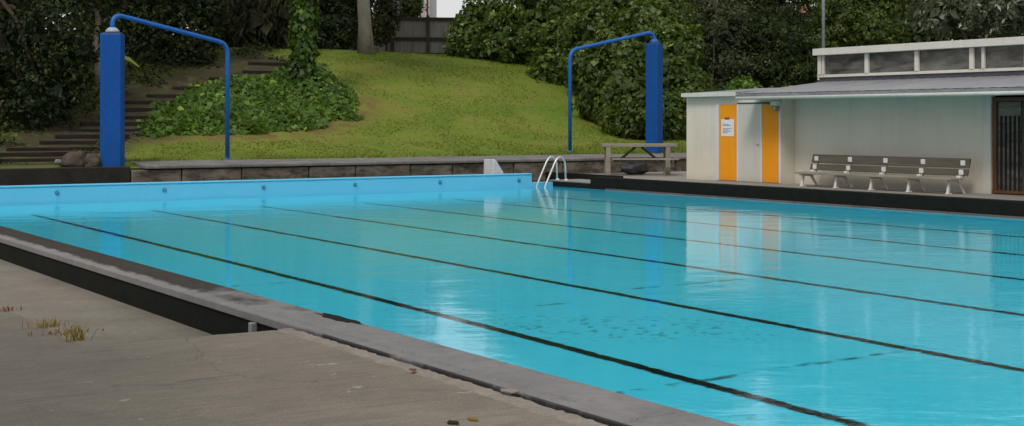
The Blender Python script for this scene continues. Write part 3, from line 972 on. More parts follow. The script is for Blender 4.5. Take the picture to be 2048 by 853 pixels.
def lump(px, py, D, rx, rz, dd=0.0, ry=None):
    p = P(px, py, D + dd)
    return (p.x, p.y, p.z, rx, ry or rx, rz)


tree('leafy_tree', 'big dense dark tree at the left edge overhanging the lowest steps', 'tree', at(-60, 39),
     [lump(-30, 120, 39, 2.2, 2.0), lump(105, 60, 38.5, 1.3, 1.6), lump(95, 190, 38.0, 1.1, 1.0), lump(20, 230, 37.8, 1.2, 0.75), lump(-60, -60, 40, 2.9, 2.5), lump(140, -40, 39.5, 1.0, 1.5), lump(150, 140, 38.8, 0.6, 1.1), lump(-120, 180, 38.5, 1.8, 1.6)],
     17000, 0.13, 'big', r0=0.3, clump=0.36, seed=11)
tree('slender_tree', 'slim pale stemmed tree between the big dark tree and the blue column', 'tree', at(196, 42.5),
     [lump(190, -120, 42.5, 1.3, 1.6), lump(215, -20, 42.8, 0.7, 0.9), lump(180, 70, 42.8, 0.5, 0.9), lump(205, 190, 42.8, 0.45, 0.6)], 4200, 0.13, 'grey', 'bark_pale', 0.11, 0.34, 12, top=P(190, -160, 42.5))
tree('broad_tree', 'dark bushy tree behind the arm of the blue column beside the steps', 'tree', at(330, 47.5),
     [lump(330, 60, 47.5, 1.6, 1.6), lump(390, 100, 47.2, 0.8, 0.9), lump(285, 120, 46.8, 0.9, 0.9), lump(345, 130, 46.8, 1.0, 0.65), lump(330, -80, 48, 2.2, 2.0), lump(410, 20, 48, 0.9, 1.5), lump(250, 30, 48, 1.1, 1.6)],
     14000, 0.13, 'tree_dark', r0=0.22, clump=0.36, seed=13)
# drooping olive shrub on the crest
o = tree('weeping_tree', 'drooping olive grey tree on the crest above the steps', 'tree', at(520, 56.5),
         [lump(470, 20, 56, 1.0, 1.4), lump(525, 10, 56.5, 1.2, 1.7), lump(575, 20, 57, 0.9, 1.4), lump(520, -90, 57, 2.0, 2.0), lump(440, -30, 57, 1.1, 1.6), lump(600, -40, 58, 1.1, 1.8)],
         13000, 0.34, 'olive', 'bark', 0.2, 0.42, 14, aspect=0.13, droop=1.6, flat=1.3, jitter=0.5)
# pale trunk
o = thing('pale_trunk_tree', 'tall tree with a bare pale grey trunk in front of the fence', 'tree', HP(733, 107))
pb = HP(733, 107); Dp = pb.x * CF[0] + pb.y * CF[1]
ptop = P(712, -330, Dp)
trunk_mb(pb, ptop, 0.255, 0.15, 4, [(0.75, ptop + Vector((0.6, -.5, 1.2))), (0.8, ptop + Vector((-2.2, .5, 1))), (0.88, ptop + Vector((.5, -2, 1.6)))], wob=0.05).build('trunk', M['bark_pale'], o, True)
lm = [(ptop.x + a, ptop.y + b, ptop.z + c, 2.0, 2.0, 1.4) for a, b, c in ((-.4, -.6, 1.2), (-3.2, .6, .4), (-1.8, -1.2, 1.4), (-2.0, 1.2, 1.6))]
quad_mesh('crown', crown_verts(78, lm, 7000, 0.2, 0.5), L['grey'], o)
for i, (px, py, D, rx, rz, lf, lab) in enumerate((
        (668, 60, 57.5, 1.0, 1.1, 'tree_dark', 'dark shrub between the ivy covered trunk and the pale trunk'),
        (690, 0, 59.0, 1.3, 1.3, 'big', 'taller dark shrub above the fence, left of the pale trunk'),
        (824, 12, 60.5, 0.36, 0.42, 'mid', 'small green shrub rising over the fence in front of the white house'),
        (772, 30, 57.2, 0.42, 1.1, 'olive', 'thin brownish shrub against the fence, right of the pale trunk'))):
    tree('shrub', lab, 'shrub', at(px, D), [lump(px, py, D, rx, rz), lump(px - 12, py + 25, D, rx * .7, rz * .7)], 3600, 0.13, lf, r0=0.06, clump=0.3, seed=20 + i, group='shrubs along the fence', part='foliage', stem='stem')

# broad-leaved bushes along the right side of the bank
bushes = [
    ('rounded glossy bush at the right end of the fence', [(950, 62, 57, 1.0, 1.2), (985, 40, 57.4, 1.0, 1.1), (935, 95, 56.6, 0.7, 0.6), (1000, 95, 56.5, 0.9, 0.6)]),
    ('tall glossy bush on the crest directly behind the pipe arm bend', [(1075, 30, 57, 1.5, 1.4), (1040, 85, 56, 1.0, 0.9), (1110, 90, 55.6, 1.1, 0.9), (1060, -40, 58, 1.3, 1.0)]),
    ('low glossy bush at the top right lawn corner beside the thin blue pole', [(1105, 140, 53.5, 0.8, 0.7), (1130, 110, 54, 0.9, 0.9)]),
    ('bright leafed bush filling the space inside the blue pipe arm', [(1195, 70, 53, 1.3, 1.2), (1180, 140, 51.5, 1.1, 0.9), (1235, 110, 51.5, 1.0, 1.0), (1215, 10, 54, 1.3, 1.0)]),
    ('shaded bush at the foot of the bank, left of the blue column', [(1215, 205, 48.5, 0.9, 0.7), (1250, 180, 48.5, 1.0, 0.9), (1250, 240, 47, 0.65, 0.55), (1285, 230, 47, 0.7, 0.8)]),
    ('yellowish green bush rising above the top of the blue column', [(1290, 50, 51.5, 1.2, 1.0), (1335, 90, 50.5, 0.9, 0.9), (1270, 110, 50.5, 0.9, 0.9), (1330, 30, 52.5, 1.0, 0.9)]),
    ('bush squeezed between the blue column and the building', [(1345, 160, 49, 0.8, 1.0), (1345, 230, 47.5, 0.6, 0.8), (1380, 190, 49, 0.8, 0.9), (1360, 100, 50, .8, .9)]),
]
for i, (lab, ls) in enumerate(bushes):
    lumps = [lump(*l) for l in ls]
    tree('broadleaf_bush', lab, 'bush', at(ls[0][0], ls[0][2]), lumps, 6500 if i != 2 else 3000, 0.19, 'bright' if i != 4 else 'mid', r0=0.08, clump=0.34, seed=40 + i,
         group='glossy bushes down the right side of the bank', part='foliage', stem='stem', aspect=0.6)

tree('spreading_tree', 'grey green tree behind the left end of the building roof', 'tree', at(1430, 54),
     [lump(1430, 70, 54, 1.5, 1.3), lump(1395, 120, 53.5, 1.0, 1.0), lump(1460, 140, 53, 1.3, 0.9), lump(1420, 190, 52, 1.3, 0.6), lump(1480, 60, 55, 1.1, 1.2), lump(1420, 10, 56, 1.3, 0.9)],
     13000, 0.13, 'grey', r0=0.2, clump=0.36, seed=61)
tree('feathery_tree', 'dark feathery tree left of the thin grey mast', 'tree', at(1555, 54.5),
     [lump(1545, 80, 54, 1.4, 1.2), lump(1590, 110, 54, 1.1, 1.0), lump(1530, 140, 53, 1.2, 0.7), lump(1610, 150, 53, 0.9, 0.6), lump(1555, 40, 55, 1.2, 0.7)],
     12000, 0.16, 'tree_dark', r0=0.2, clump=0.34, seed=62, aspect=0.25)
tree('mid_tree', 'fresh green tree above the upper windows, right of the mast', 'tree', at(1700, 58),
     [lump(1680, 40, 58, 1.4, 1.4), lump(1735, 60, 57, 1.3, 1.1), lump(1660, 95, 57, 1.0, 0.8), lump(1770, 30, 58, 1.2, 1.3), lump(1710, -50, 59, 1.9, 1.4)],
     12000, 0.15, 'mid', r0=0.22, clump=0.38, seed=63)
tree('silver_tree', 'tree with pale silvery leaves over the right end of the roof', 'tree', at(1950, 50),
     [lump(1870, 30, 50, 0.9, 0.8), lump(1930, 20, 50.5, 1.2, 1.0), lump(2000, 25, 50, 1.1, 1.0), lump(2070, 10, 50, 1.2, 1.1), lump(1940, -70, 51, 1.8, 1.3)],
     9500, 0.21, 'silver', r0=0.2, clump=0.34, seed=64, aspect=0.42)
tree('low_shrub', 'bright green shrub peeping over the building roof below the grey tree', 'shrub', at(1490, 48),
     [lump(1490, 178, 48, 0.42, 0.33), lump(1465, 184, 48, .3, .22)], 1100, 0.15, 'ivy', r0=0.05, clump=0.25, seed=65, part='foliage', stem='stem')

# tall trees further back: one of each kind, then copies
far = []
for i, (lf, nn) in enumerate((('tree_dark', 9000), ('mid', 9000), ('grey', 9000))):
    b = Vector((0, 0, 0))
    ls = [(0, 0, 7.5, 3.2, 3.2, 3.6), (1.8, 0.6, 5.0, 2.4, 2.4, 2.4), (-1.8, -0.5, 5.4, 2.4, 2.4, 2.6), (0.3, -1.7, 4.0, 2.2, 2.2, 2.4), (0.2, 1.4, 9.5, 2.2, 2.2, 2.2), (0, 0, 2.6, 2.2, 2.2, 1.8)]
    far.append(tree('tall_tree', 'tall tree in the wood behind the pool', 'tree', b, ls, nn, 0.26, lf, r0=0.3, clump=0.6, seed=90 + i, group='tall trees behind the bank', fill=0.2))
used = set()
spots = [(240, 53, 0, 0.95), (40, 50, 0, 1.0), (470, 62, 2, 1.0), (-60, 60, 0, 1.1), (60, 62, 0, 1.15), (190, 66, 2, 1.2), (300, 62, 0, 1.15), (420, 68, 2, 1.2), (520, 72, 0, 1.15), (615, 70, 0, 1.1), (700, 80, 2, 1.0),
         (1120, 68, 1, 1.0), (1215, 72, 0, 1.1), (1330, 74, 0, 0.92), (1420, 72, 2, 0.95), (1520, 80, 0, 0.8), (1660, 74, 0, 1.0), (1760, 68, 1, 0.95), (1850, 66, 0, 0.95), (1960, 64, 0, 1.0), (2070, 66, 1, 1.0),
         (2180, 60, 0, 1.0), (-190, 56, 0, 1.1), (-320, 50, 2, 1.1)]
for i, (px, D, k, s) in enumerate(spots):
    p = at(px, D)
    if k not in used:
        used.add(k); r = far[k]
    else:
        r = far[k].copy(); COL.objects.link(r)
        for ch in far[k].children:
            c = ch.copy(); COL.objects.link(c); c.parent = r
    r.location = (p.x, p.y, p.z - 0.2)
    r.rotation_euler = (0, 0, i * 2.4)
    r.scale = (s, s, s)
    r['label'] = ['tall dark green tree standing in the wood behind the bank', 'tall fresh green tree standing in the wood behind the bank', 'tall grey green tree standing in the wood behind the bank'][k]
    r['group'] = ['tall dark trees behind the bank', 'tall fresh green trees behind the bank', 'tall grey green trees behind the bank'][k]

for i, (x, y, k, s_) in enumerate(((-4.6, 4.5, 0, 1.0), (-6.0, -2.5, 0, 1.1))):  # two unseen trees added on the left to shade the near deck
    r = far[k].copy(); COL.objects.link(r)
    for ch in far[k].children:
        c = ch.copy(); COL.objects.link(c); c.parent = r
    r.location = (x, y, 0.3); r.rotation_euler = (0, 0, 1.1 + i); r.scale = (s_,) * 3
    r['label'] = 'tall dark tree added out of view on the left to shade the near deck'
    r['group'] = 'tall dark trees added to shade the near deck'

rng = np.random.default_rng(17)
up_, un_ = [], []
while len(up_) < 6500:
    x, y = rng.uniform(2, 22), rng.uniform(34.1, 51)
    s_ = min(segdist(x, y, step_w[i], step_w[i + 1]) for i in range(len(step_w) - 1))
    left = x < step_w[0].x + (y - 33.8) * 0.82
    if s_ < 0.75 or s_ > 4.5 or (not left and s_ > 1.25): continue
    if left and mnoise.noise((x * .8, y * .8, 2)) < -0.05 + 0.12 * (s_ < 1.3): continue
    up_.append((x, y, hz(x, y) + rng.uniform(-.05, 0.22) * min(1, s_ - .4))); un_.append((0, -.4, .8))
ug = quad_mesh('undergrowth', leaf_verts(rng, np.array(up_), np.array(un_), 0.16, 0.4, 0.7, 0.2), L['tree_dark'], None)
tag(ug, 'dark leafy undergrowth along the timber steps beneath the trees', 'undergrowth', kind='stuff')

# a long yellow leaf sticking out past the left column
q0, q1 = P(243, 112, 41), P(278, 134, 40.6)
fl = thing('flax_plant', 'single arching yellow leaf showing past the left blue column', 'plant', at(232, 41))
fb = at(232, 41)
mb = MB()
ptsf = [fb, fb.lerp(q0, .5) + Vector((-.05, 0, .3)), q0 + Vector((-.1, 0, .02)), q0.lerp(q1, .5) + Vector((0, 0, 0.05)), q1]
for i in range(4):
    a, b = ptsf[i], ptsf[i + 1]
    wa, wb = [0.02, 0.03, 0.05, 0.06, 0.02][i:i + 2]
    u = Vector((0, 0.2, 1)).normalized() if i > 1 else Vector((0.84, -.54, 0))
    mb.add([a - u * wa, b - u * wb, b + u * wb, a + u * wa], [(0, 1, 2, 3)])
mb.build('leaf', L['yellow'], fl)

# ------------------------------------------------------------------ fence and houses behind
fa, fb2 = P(630, 100, 58.5), P(980, 100, 59.5)
dirv = (fb2 - fa); dirv.z = 0; flen = dirv.length; dirv.normalize()
fz0 = 4.1; fz1 = H - (37 - HY) * 59 / F
fn = thing('board_fence', 'weathered grey board fence along the crest of the bank', 'fence', (fa.x, fa.y, fz0))
nrm_ = Vector((-dirv.y, dirv.x, 0))
bd = MB(); s = 0; rf = random.Random(8)
while s < flen:
    w = rf.uniform(0.13, 0.16)
    p = fa + dirv * (s + w / 2) + nrm_ * rf.uniform(-.001, .001)
    a = Vector((p.x, p.y, fz0)); b = Vector((p.x, p.y, fz1 + rf.uniform(-.03, .01)))
    bd.bar(a, b, 0.022, w - 0.003, dirv)
    s += w
# boards run the long way of the rail
bd.build('boards', M['fence'], fn)
for zz in (fz1 - 0.02, (fz0 + fz1) / 2 + 0.12, fz0 + 0.45):
    a, b = fa - nrm_ * 0.06, fb2 - nrm_ * 0.06
    MB().bar((a.x, a.y, zz), (b.x, b.y, zz), 0.06, 0.13).build('rail', M['fence_dark'], fn)
for px in (668, 712, 785, 856, 925):
    p = P(px, 100, 58.9)
    tpar = (p - fa).dot(dirv)
    p = fa + dirv * tpar - nrm_ * 0.13
    MB().bar((p.x, p.y, fz0), (p.x, p.y, fz1 + 0.12), 0.13, 0.13, dirv).build('post', M['bark'], fn, bev=0.01)


def house(label, pxa, pxb, D, ybot, ytop, roofm, wins, depth=7, group=None, wallm='house', over=0.35, roofh=1.3):
    a, b = P(pxa, ybot, D), P(pxb, ybot, D)
    ztop = H - (ytop - HY) * D / F
    z0 = hz(a.x, a.y) - 0.3
    u = Vector((CR[0], CR[1], 0)); v = Vector((CF[0], CF[1], 0))
    W = (b - a).length
    o = thing('house', label, 'house', (a.x, a.y, z0), group)
    def loc(x, y, z): return Vector((a.x, a.y, 0)) + u * x + v * y + Vector((0, 0, z))
    def bx(x0, y0, zz0, x1, y1, zz1):
        mb = MB()
        vs = [loc(x, y, z) for z in (zz0, zz1) for x, y in ((x0, y0), (x1, y0), (x1, y1), (x0, y1))]
        return mb.add(vs, [(0, 3, 2, 1), (4, 5, 6, 7), (0, 1, 5, 4), (1, 2, 6, 5), (2, 3, 7, 6), (3, 0, 4, 7)])
    bx(0, 0, z0, W, depth, ztop).build('wall', M[wallm], o)
    r = MB()
    vs = [loc(-over, -over, ztop), loc(W + over, -over, ztop), loc(W + over, depth + over, ztop), loc(-over, depth + over, ztop), loc(1.0, depth / 2, ztop + roofh), loc(W - 1.0, depth / 2, ztop + roofh)]
    r.add(vs, [(0, 1, 5, 4), (2, 3, 4, 5), (1, 2, 5), (3, 0, 4), (3, 2, 1, 0)]).build('roof', M[roofm], o)
    for (x0, x1, zz0, zz1) in wins:
        w = bx(x0, -0.05, zz0, x1, -.003, zz1).build('window', M['white'], o)
        bx(x0 + .07, -0.065, zz0 + .07, x1 - .07, -.052, zz1 - .07).build('pane', M['glass'], w)
    return o, bx, W, ztop, z0


D_h = 74
sc_h = D_h / F
o, bx, W, zt, z0 = house('white weatherboard house with red trim seen over the fence', 768, 859, D_h, 60, -70, 'tile', [])
zz = H + (HY - 22) * sc_h
for x0, x1 in ((0.75, 1.0), (1.25, 1.45), (1.62, 2.05)):
    w = bx(x0, -0.06, zz, x1, -.003, zz + 1.5).build('window', M['white'], o)
    bx(x0 + .06, -0.075, zz + .06, x1 - .06, -.062, zz + 1.44).build('pane', M['glass'], w)
for xx in (0.55, 2.25):
    bx(xx, -0.05, z0, xx + 0.09, -.003, zt - .01).build('corner_trim', M['red'], o)
house('house with a terracotta roof glimpsed between the trees left of the mast', 1540, 1680, 86, 60, 26, 'tile', [], wallm='house', roofh=0.7)
house('low white gabled house glimpsed above the bright bushes', 1235, 1350, 84, 60, 17, 'flash', [], roofh=0.8)

# ------------------------------------------------------------------ pool building
XL, XR, XC = 23.9, 24.35, 26.2


def Yat(px, X): return PX(px, 242, X).y


YE = Yat(1373, XL); YJ = Yat(1563, XL); YD = Yat(1983, XR); YEND = 6.0
bd = thing('pool_building', 'long low cream changing building with orange panels and a strip of upper windows', 'building', (25, 18, 0.215))
MB().box((XL, YJ, 0.20), (XL + 0.12, YE, 2.40)).build('wall', M['wall'], bd, bev=0.006)
MB().box((XL + .12, YE - 0.12, 0.20), (33, YE, 2.40)).build('wall', M['wall'], bd)
MB().box((XR, YD, 0.20), (XR + 0.12, YJ + .2, 2.52)).build('wall', M['wall'], bd)
MB().box((XL + .1205, YJ + .001, 0.20), (XR - .002, YJ + 0.11, 2.40)).build('wall', M['wall'], bd)
MB().box((32.9, YEND, 0.20), (33.05, YE - .121, 3.4)).build('wall', M['wall'], bd)
MB().box((XC, YEND, 2.5), (XC + .1, Yat(1636, XC), 2.86)).build('wall', M['flash'], bd)
MB().box((26.9, YEND + .1, 0.21), (27.0, Yat(1636, XC) - .13, 3.4)).build('partition', M['dark_in'], bd)
# orange panels and door
for a, b in ((1440, 1475), (1526, 1559)):
    y1, y0 = Yat(a, XL), Yat(b, XL)
    MB().box((XL - 0.028, y0, 0.235), (XL - .002, y1, 2.16)).build('orange_panel', M['orange'], bd, bev=0.006)
y1, y0 = Yat(1479, XL), Yat(1522, XL)
dr = MB().box((XL - 0.02, y0, 0.23), (XL - .002, y1, 2.17)).build('door', M['door'], bd, bev=0.004)
MB().lathe((XL - .05, y0 + .08, 1.15), [(0.02, 0), (0.03, .02), (0.02, .04)], 12).build('handle', M['grey_metal'], dr)
for a, b in ((1475.5, 1478.8), (1522.3, 1525.5), (1559.5, 1563), (1433.5, 1439.4)):
    MB().box((XL - 0.035, Yat(b, XL), 0.225), (XL - .002, Yat(a, XL), 2.165)).build('jamb', M['jamb'], bd, bev=0.004)
MB().box((XL - 0.03, Yat(1556, XL), 2.172), (XL - .002, Yat(1476, XL), 2.205)).build('head_rail', M['flash'], bd)
# recessed end pilaster, door opening
MB().box((XR - 0.03, YD + .0, 0.21), (XR - .002, Yat(1966, XR), 2.27)).build('pilaster', M['trim'], bd, bev=0.006)
ent = MB()
yb = YD - 2.3
ent.box((XR + 0.02, YD - 0.10, 0.30), (XR + 0.14, YD - .004, 2.24)).box((XR + 0.02, yb, 0.30), (XR + 0.14, yb + 0.08, 2.24))
ent.box((XR + 0.02, yb + .08, 2.15), (XR + 0.14, YD - .10, 2.24)).box((XR + 0.0, yb, 0.235), (XR + 0.16, YD - .004, 0.298))
e = ent.build('door_frame', M['wood'], bd, bev=0.006)
for i in range(5):
    y_ = YD - 0.2 - 0.11 * i
    MB().box((XR + 0.05, y_ - 0.02, 0.31), (XR + 0.09, y_ + 0.02, 1.85)).build('glazing_bar', M['dark_in'], e)
MB().box((XR + 0.07, YD - 0.68, 0.30), (XR + 0.10, YD - .11, 2.14)).build('glass_panel', M['glass'], e)
MB().box((XR + 0.09, yb + .09, 0.30), (XR + 0.13, YD - 0.69, 2.14)).build('roller_screen', M['roller'], e)
MB().box((XR, YEND, 0.20), (XR + 0.12, yb - .01, 2.50)).build('wall', M['wall'], bd)
# roofs
yl0, yl1 = Yat(1472, 23.75), YE - 0.02
lr = MB()
lr.add([(23.76, yl0, 2.43), (23.76, yl1, 2.43), (26.4, yl1, 2.60), (26.4, yl0, 2.60), (23.76, yl0, 2.47), (23.76, yl1, 2.47), (26.4, yl1, 2.64), (26.4, yl0, 2.64)],
       [(0, 1, 2, 3), (7, 6, 5, 4), (0, 4, 5, 1), (1, 5, 6, 2), (2, 6, 7, 3), (3, 7, 4, 0)])
rfp = lr.build('roof', M['roof'], bd)
MB().box((23.72, yl0 + .01, 2.37), (23.758, yl1 + .03, 2.475)).build('fascia', M['trim'], rfp, bev=0.006)
MB().box((23.765, yl0, 2.405), (26.3, yl1 - .02, 2.425)).build('soffit', M['trim'], rfp)
yr1 = Yat(1478, 23.25)
rr_ = MB()
# trapezoidal sheet roofing
ny = int((yr1 - YEND) / 0.1)
vs, fs = [], []
for i in range(ny + 1):
    y_ = YEND + (yr1 - YEND) * i / ny
    h = 0.007 if (i % 3 == 0) else 0.0
    vs += [(23.22, y_, 2.415 + h), (26.22, y_, 2.755 + h)]
for i in range(ny): fs.append((2 * i, 2 * i + 1, 2 * i + 3, 2 * i + 2))
rr_.add(vs, [tuple(reversed(f)) for f in fs])
rr = rr_.build('roof', M['roof'], bd)
MB().box((23.26, YEND, 2.285), (24.34, yr1 - .02, 2.30)).build('soffit', M['trim'], rr)
MB().box((23.22, YEND, 2.275), (23.258, yr1, 2.405)).build('fascia', M['roof'], rr)
MB().tube([(23.17, YEND, 2.295), (23.17, yr1 + .02, 2.295)], 0.042, 10).build('gutter', M['trim'], rr, True)
MB().profile_y([(23.26, 2.301), (26.2, 2.301), (26.2, 2.745), (23.26, 2.405)], yr1 - .045, yr1 - .005).build('gable_end', M['trim'], rr)
# clerestory
yc1 = Yat(1636, XC)
cls = MB().box((XC - 0.03, YEND, 2.862), (XC + 0.03, yc1 - .0, 2.93)).build('window_sill', M['trim'], bd, bev=0.004)
MB().box((XC + 0.02, YEND, 2.93), (XC + 0.05, yc1 - .06, 3.50)).build('window_glass', M['glass'], bd)
for px, wpx in ((1641, 9), (1648, 5), (1735, 9), (1835, 9), (1945, 9), (1968, 6), (2055, 9), (2150, 9), (2300, 9)):
    y_ = Yat(px, XC)
    MB().box((XC - 0.045, y_ - 0.06 * wpx / 9, 2.931), (XC + 0.015, y_ + 0.06 * wpx / 9, 3.424)).build('mullion', M['trim'], bd, bev=0.005)
MB().box((XC - .02, yc1 - .055, 2.80), (33, yc1, 3.44)).build('wall', M['wall'], bd)
tr = MB().box((XC - 0.12, YEND, 3.555), (33.4, yc1 + 0.0, 3.595)).build('roof', M['roof'], bd)
MB().box((XC - 0.16, YEND, 3.43), (XC - 0.122, yc1 + 0.04, 3.60)).build('fascia', M['trim'], tr, bev=0.006)
MB().box((XC - 0.12, yc1 + .002, 3.43), (33.4, yc1 + .04, 3.60)).build('fascia', M['trim'], tr)
MB().box((XC - 0.118, YEND, 3.425), (33, yc1 - .003, 3.445)).build('soffit', M['trim'], tr)

# mast
mp = PX(1641, 95, XC + 0.1)
mp.y -= 0.1
ms = thing('mast', 'thin grey metal mast rising from the corner of the upper roof', 'mast', (mp.x, mp.y, 3.595))
MB().tube([(mp.x, mp.y, 3.58), (mp.x, mp.y, 7.0)], 0.042, 12).build('pole', M['grey_metal'], ms, True)
MB().box((mp.x - .08, mp.y - .08, 3.601), (mp.x + .08, mp.y + .08, 3.625)).build('base_plate', M['grey_metal'], ms)

# notice on the orange panel
na = PX(1443, 239, XL - .03); nb_ = PX(1468, 273, XL - .03)
no = thing('notice', 'white printed notice pinned to the left orange panel', 'notice', (XL - .03, (na.y + nb_.y) / 2, (na.z + nb_.z) / 2))
sh = MB().box((XL - 0.036, nb_.y, nb_.z), (XL - 0.031, na.y, na.z)).build('sheet', M['paper'], no)
hN = na.z - nb_.z; wN = na.y - nb_.y
MB().box((XL - 0.039, nb_.y + wN * .35, na.z - .01), (XL - 0.0365, na.y - wN * .28, na.z + 0.045)).build('red_tab', M['red'], no)
for k, (f0, f1, zf) in enumerate(((.10, .62, .30), (.10, .75, .37), (.12, .82, .55), (.12, .6, .63), (.12, .78, .71), (.12, .5, .79))):
    MB().box((XL - 0.0385, na.y - wN * f1, na.z - hN * zf - .008), (XL - 0.0365, na.y - wN * f0, na.z - hN * zf + .008)).build('print_line', M['ink'], sh)

# wall light at the inner corner
lp = PX(1552, 214, XL - .1)
lt = thing('wall_light', 'white wall lamp housing with a yellow lens under the eave', 'wall light', (XL - .03, lp.y, lp.z))
MB().box((XL - 0.20, lp.y - 0.11, lp.z + 0.02), (XL - 0.037, lp.y + 0.11, lp.z + 0.15)).build('housing', M['white'], lt, bev=0.03)
MB().lathe((XL - .13, lp.y, lp.z - 0.10), [(0.04, 0), (0.075, 0.03), (0.085, 0.12)], 16).build('shade', M['ink'], lt, True)
MB().lathe((XL - .19, lp.y - 0.04, lp.z - 0.07), [(0.015, 0), (0.032, 0.02), (0.032, 0.06), (0.015, .08)], 12).build('lens', M['yellow'], lt, True)
# standpipe beside the corner
sp = PX(1571, 296, XR - .05)
so = thing('standpipe', 'thin pale water pipe with a bent top beside the bench', 'water pipe', (XR - .05, sp.y, 0.215))
MB().tube([(XR - .05, sp.y, 0.20), (XR - .05, sp.y, sp.z - .05), (XR - .07, sp.y + .01, sp.z), (XR - .13, sp.y + .05, sp.z + .015), (XR - .16, sp.y + .07, sp.z - .03)], 0.017, 10).build('pipe', M['trim'], so, True)
MB().lathe((XR - .16, sp.y + .07, sp.z - .08), [(0.015, 0), (0.028, 0.02), (0.02, .06)], 10).build('tap', M['ink'], so)

# ------------------------------------------------------------------ bench
by1, by0 = 24.02, 19.45
bn = thing('slatted_bench', 'long dark slatted bench on five white supports against the cream wall', 'bench', (23.6, (by0 + by1) / 2, 0.215))
bs = MB()
for x0, x1 in ((23.30, 23.42), (23.44, 23.56), (23.58, 23.70)): bs.box((x0, by0, 0.515), (x1, by1, 0.553))
bs.build('seat', M['timber_grey'], bn, bev=0.006)
for z0, z1 in ((0.60, 0.735), (0.765, 0.96)):
    xo = lambda z: 23.80 + (z - 0.55) * 0.30
    MB().add([(xo(z0), by0, z0), (xo(z0) + .035, by0, z0 - .01), (xo(z1) + .035, by0, z1 - .01), (xo(z1), by0, z1),
              (xo(z0), by1, z0), (xo(z0) + .035, by1, z0 - .01), (xo(z1) + .035, by1, z1 - .01), (xo(z1), by1, z1)],
             [(3, 2, 1, 0), (4, 5, 6, 7), (0, 1, 5, 4), (1, 2, 6, 5), (2, 3, 7, 6), (3, 0, 4, 7)]).build('back_slat', M['slat'], bn, bev=0.006)
for k in range(5):
    yy = by0 + 0.16 + (by1 - by0 - 0.32) * k / 4
    s = MB()
    s.bar((23.34, yy, 0.50), (23.78, yy, 0.47), 0.05, 0.055)          # seat arm
    s.bar((23.46, yy, 0.49), (23.40, yy, 0.215), 0.055, 0.055, (0, 1, 0))   # front leg
    s.bar((23.70, yy, 0.47), (23.92, yy, 0.215), 0.05, 0.05, (0, 1, 0))
    s.bar((23.36, yy, 0.228), (23.50, yy, 0.228), 0.08, 0.024)
    s.bar((23.84, yy, 0.48), (23.975, yy, 0.93), 0.05, 0.035, (0, 1, 0))
    sp_ = s.build('support', M['white'], bn, bev=0.008)
    for z in (0.668, 0.862):
        x = 23.80 + (z - .55) * .30
        MB().box((x - .03, yy - 0.06, z - 0.055), (x - .004, yy + 0.06, z + 0.055)).build('bracket', M['white'], sp_, bev=0.012)
    MB().box((23.72, yy - 0.05, 0.535), (23.80, yy + 0.05, 0.60)).build('bracket', M['white'], sp_, bev=0.012)

# ------------------------------------------------------------------ picnic table
tc = P(1277, 350, 39.7); tc.z = 0.215
pt = thing('picnic_table', 'weathered timber picnic table on the corner of the deck beside the building', 'picnic table', tc)
ANG = R(-32.7)
def tbuild(mb, name, parent=pt, m='timber_grey', bev=0.008):
    mb.rot(ANG, (tc.x, tc.y)); return mb.build(name, M[m], parent, bev=bev)
X, Y = tc.x, tc.y
zt = 1.10
tb = MB()
for k in range(5): tb.box((X - 1.06, Y - 0.37 + .15 * k, zt - 0.085), (X + 1.06, Y - 0.235 + .15 * k, zt))
tbuild(tb, 'table_top')
for s in (-1, 1):
    sm = MB()
    for k in range(2): sm.box((X - .80 if s < 0 else X - 0.98, Y + s * .70 + .13 * k - .13, 0.655), (X + 1.06, Y + s * .70 + .13 * k - .01, 0.70))
    tbuild(sm, 'bench_seat')
for x in (-0.88, 0.80):
    for yy in (-0.30, 0.22):
        tbuild(MB().box((X + x - .065, Y + yy - .065, 0.215), (X + x + .065, Y + yy + .065, zt - .087)), 'leg')
    tbuild(MB().box((X + x + .058, Y - .85, 0.56), (X + x + .105, Y + .85, 0.653)), 'crossbar', m='slat')
for s in (-1, 1):
    tbuild(MB().bar((X + s * 0.08, Y, zt - .09), (X + s * 0.56, Y, 0.62), 0.07, 0.09, (0, 1, 0)), 'brace', m='slat')
q = P(1268, 338, 39.9)
rock('sack', 'crumpled dark grey sack lying under the picnic table', (q.x, q.y, 0.40), 0.36, 4.4, M['tarp'], sq=(1.3, 0.8, 0.5))

# ------------------------------------------------------------------ weeds and litter on the near deck
def weed(label, px, py, n, h, lf, seed, spread=0.10, z=0.28):
    p = PZ(px, py, z)
    o = thing('weed', label, 'weed', p, 'weeds in the deck joint')
    rg = np.random.default_rng(seed)
    b = np.array(p)[None] + np.stack([rg.normal(0, spread, n), rg.normal(0, spread * .5, n), np.zeros(n)], 1)
    an = rg.uniform(0, 6.283, n)
    out_ = np.stack([np.cos(an), np.sin(an), np.zeros(n)], 1)
    Hh = h * rg.uniform(0.35, 1.1, (n, 1)); lean = rg.uniform(0.15, 1.1, (n, 1))
    mid = b + out_ * Hh * lean * .4 + np.array([0, 0, 1]) * Hh * .6
    tip = b + out_ * Hh * lean + np.array([0, 0, 1]) * Hh * (1 - lean * .25)
    sd = np.stack([-np.sin(an), np.cos(an), np.zeros(n)], 1) * rg.uniform(0.002, 0.006, (n, 1))
    q_ = quad_mesh('leaves', np.concatenate([np.stack([b - sd, b + sd, mid + sd * .9, mid - sd * .9], 1), np.stack([mid - sd * .9, mid + sd * .9, tip + sd * .2, tip - sd * .2], 1)]), L[lf], o)
    return o
weed('yellow tufted weed growing from the deck edge', 98, 655, 55, 0.075, 'weed', 1, 0.07)
weed('taller straw coloured weed with upright stalks on the deck edge', 155, 682, 45, 0.16, 'weed', 2, 0.045)
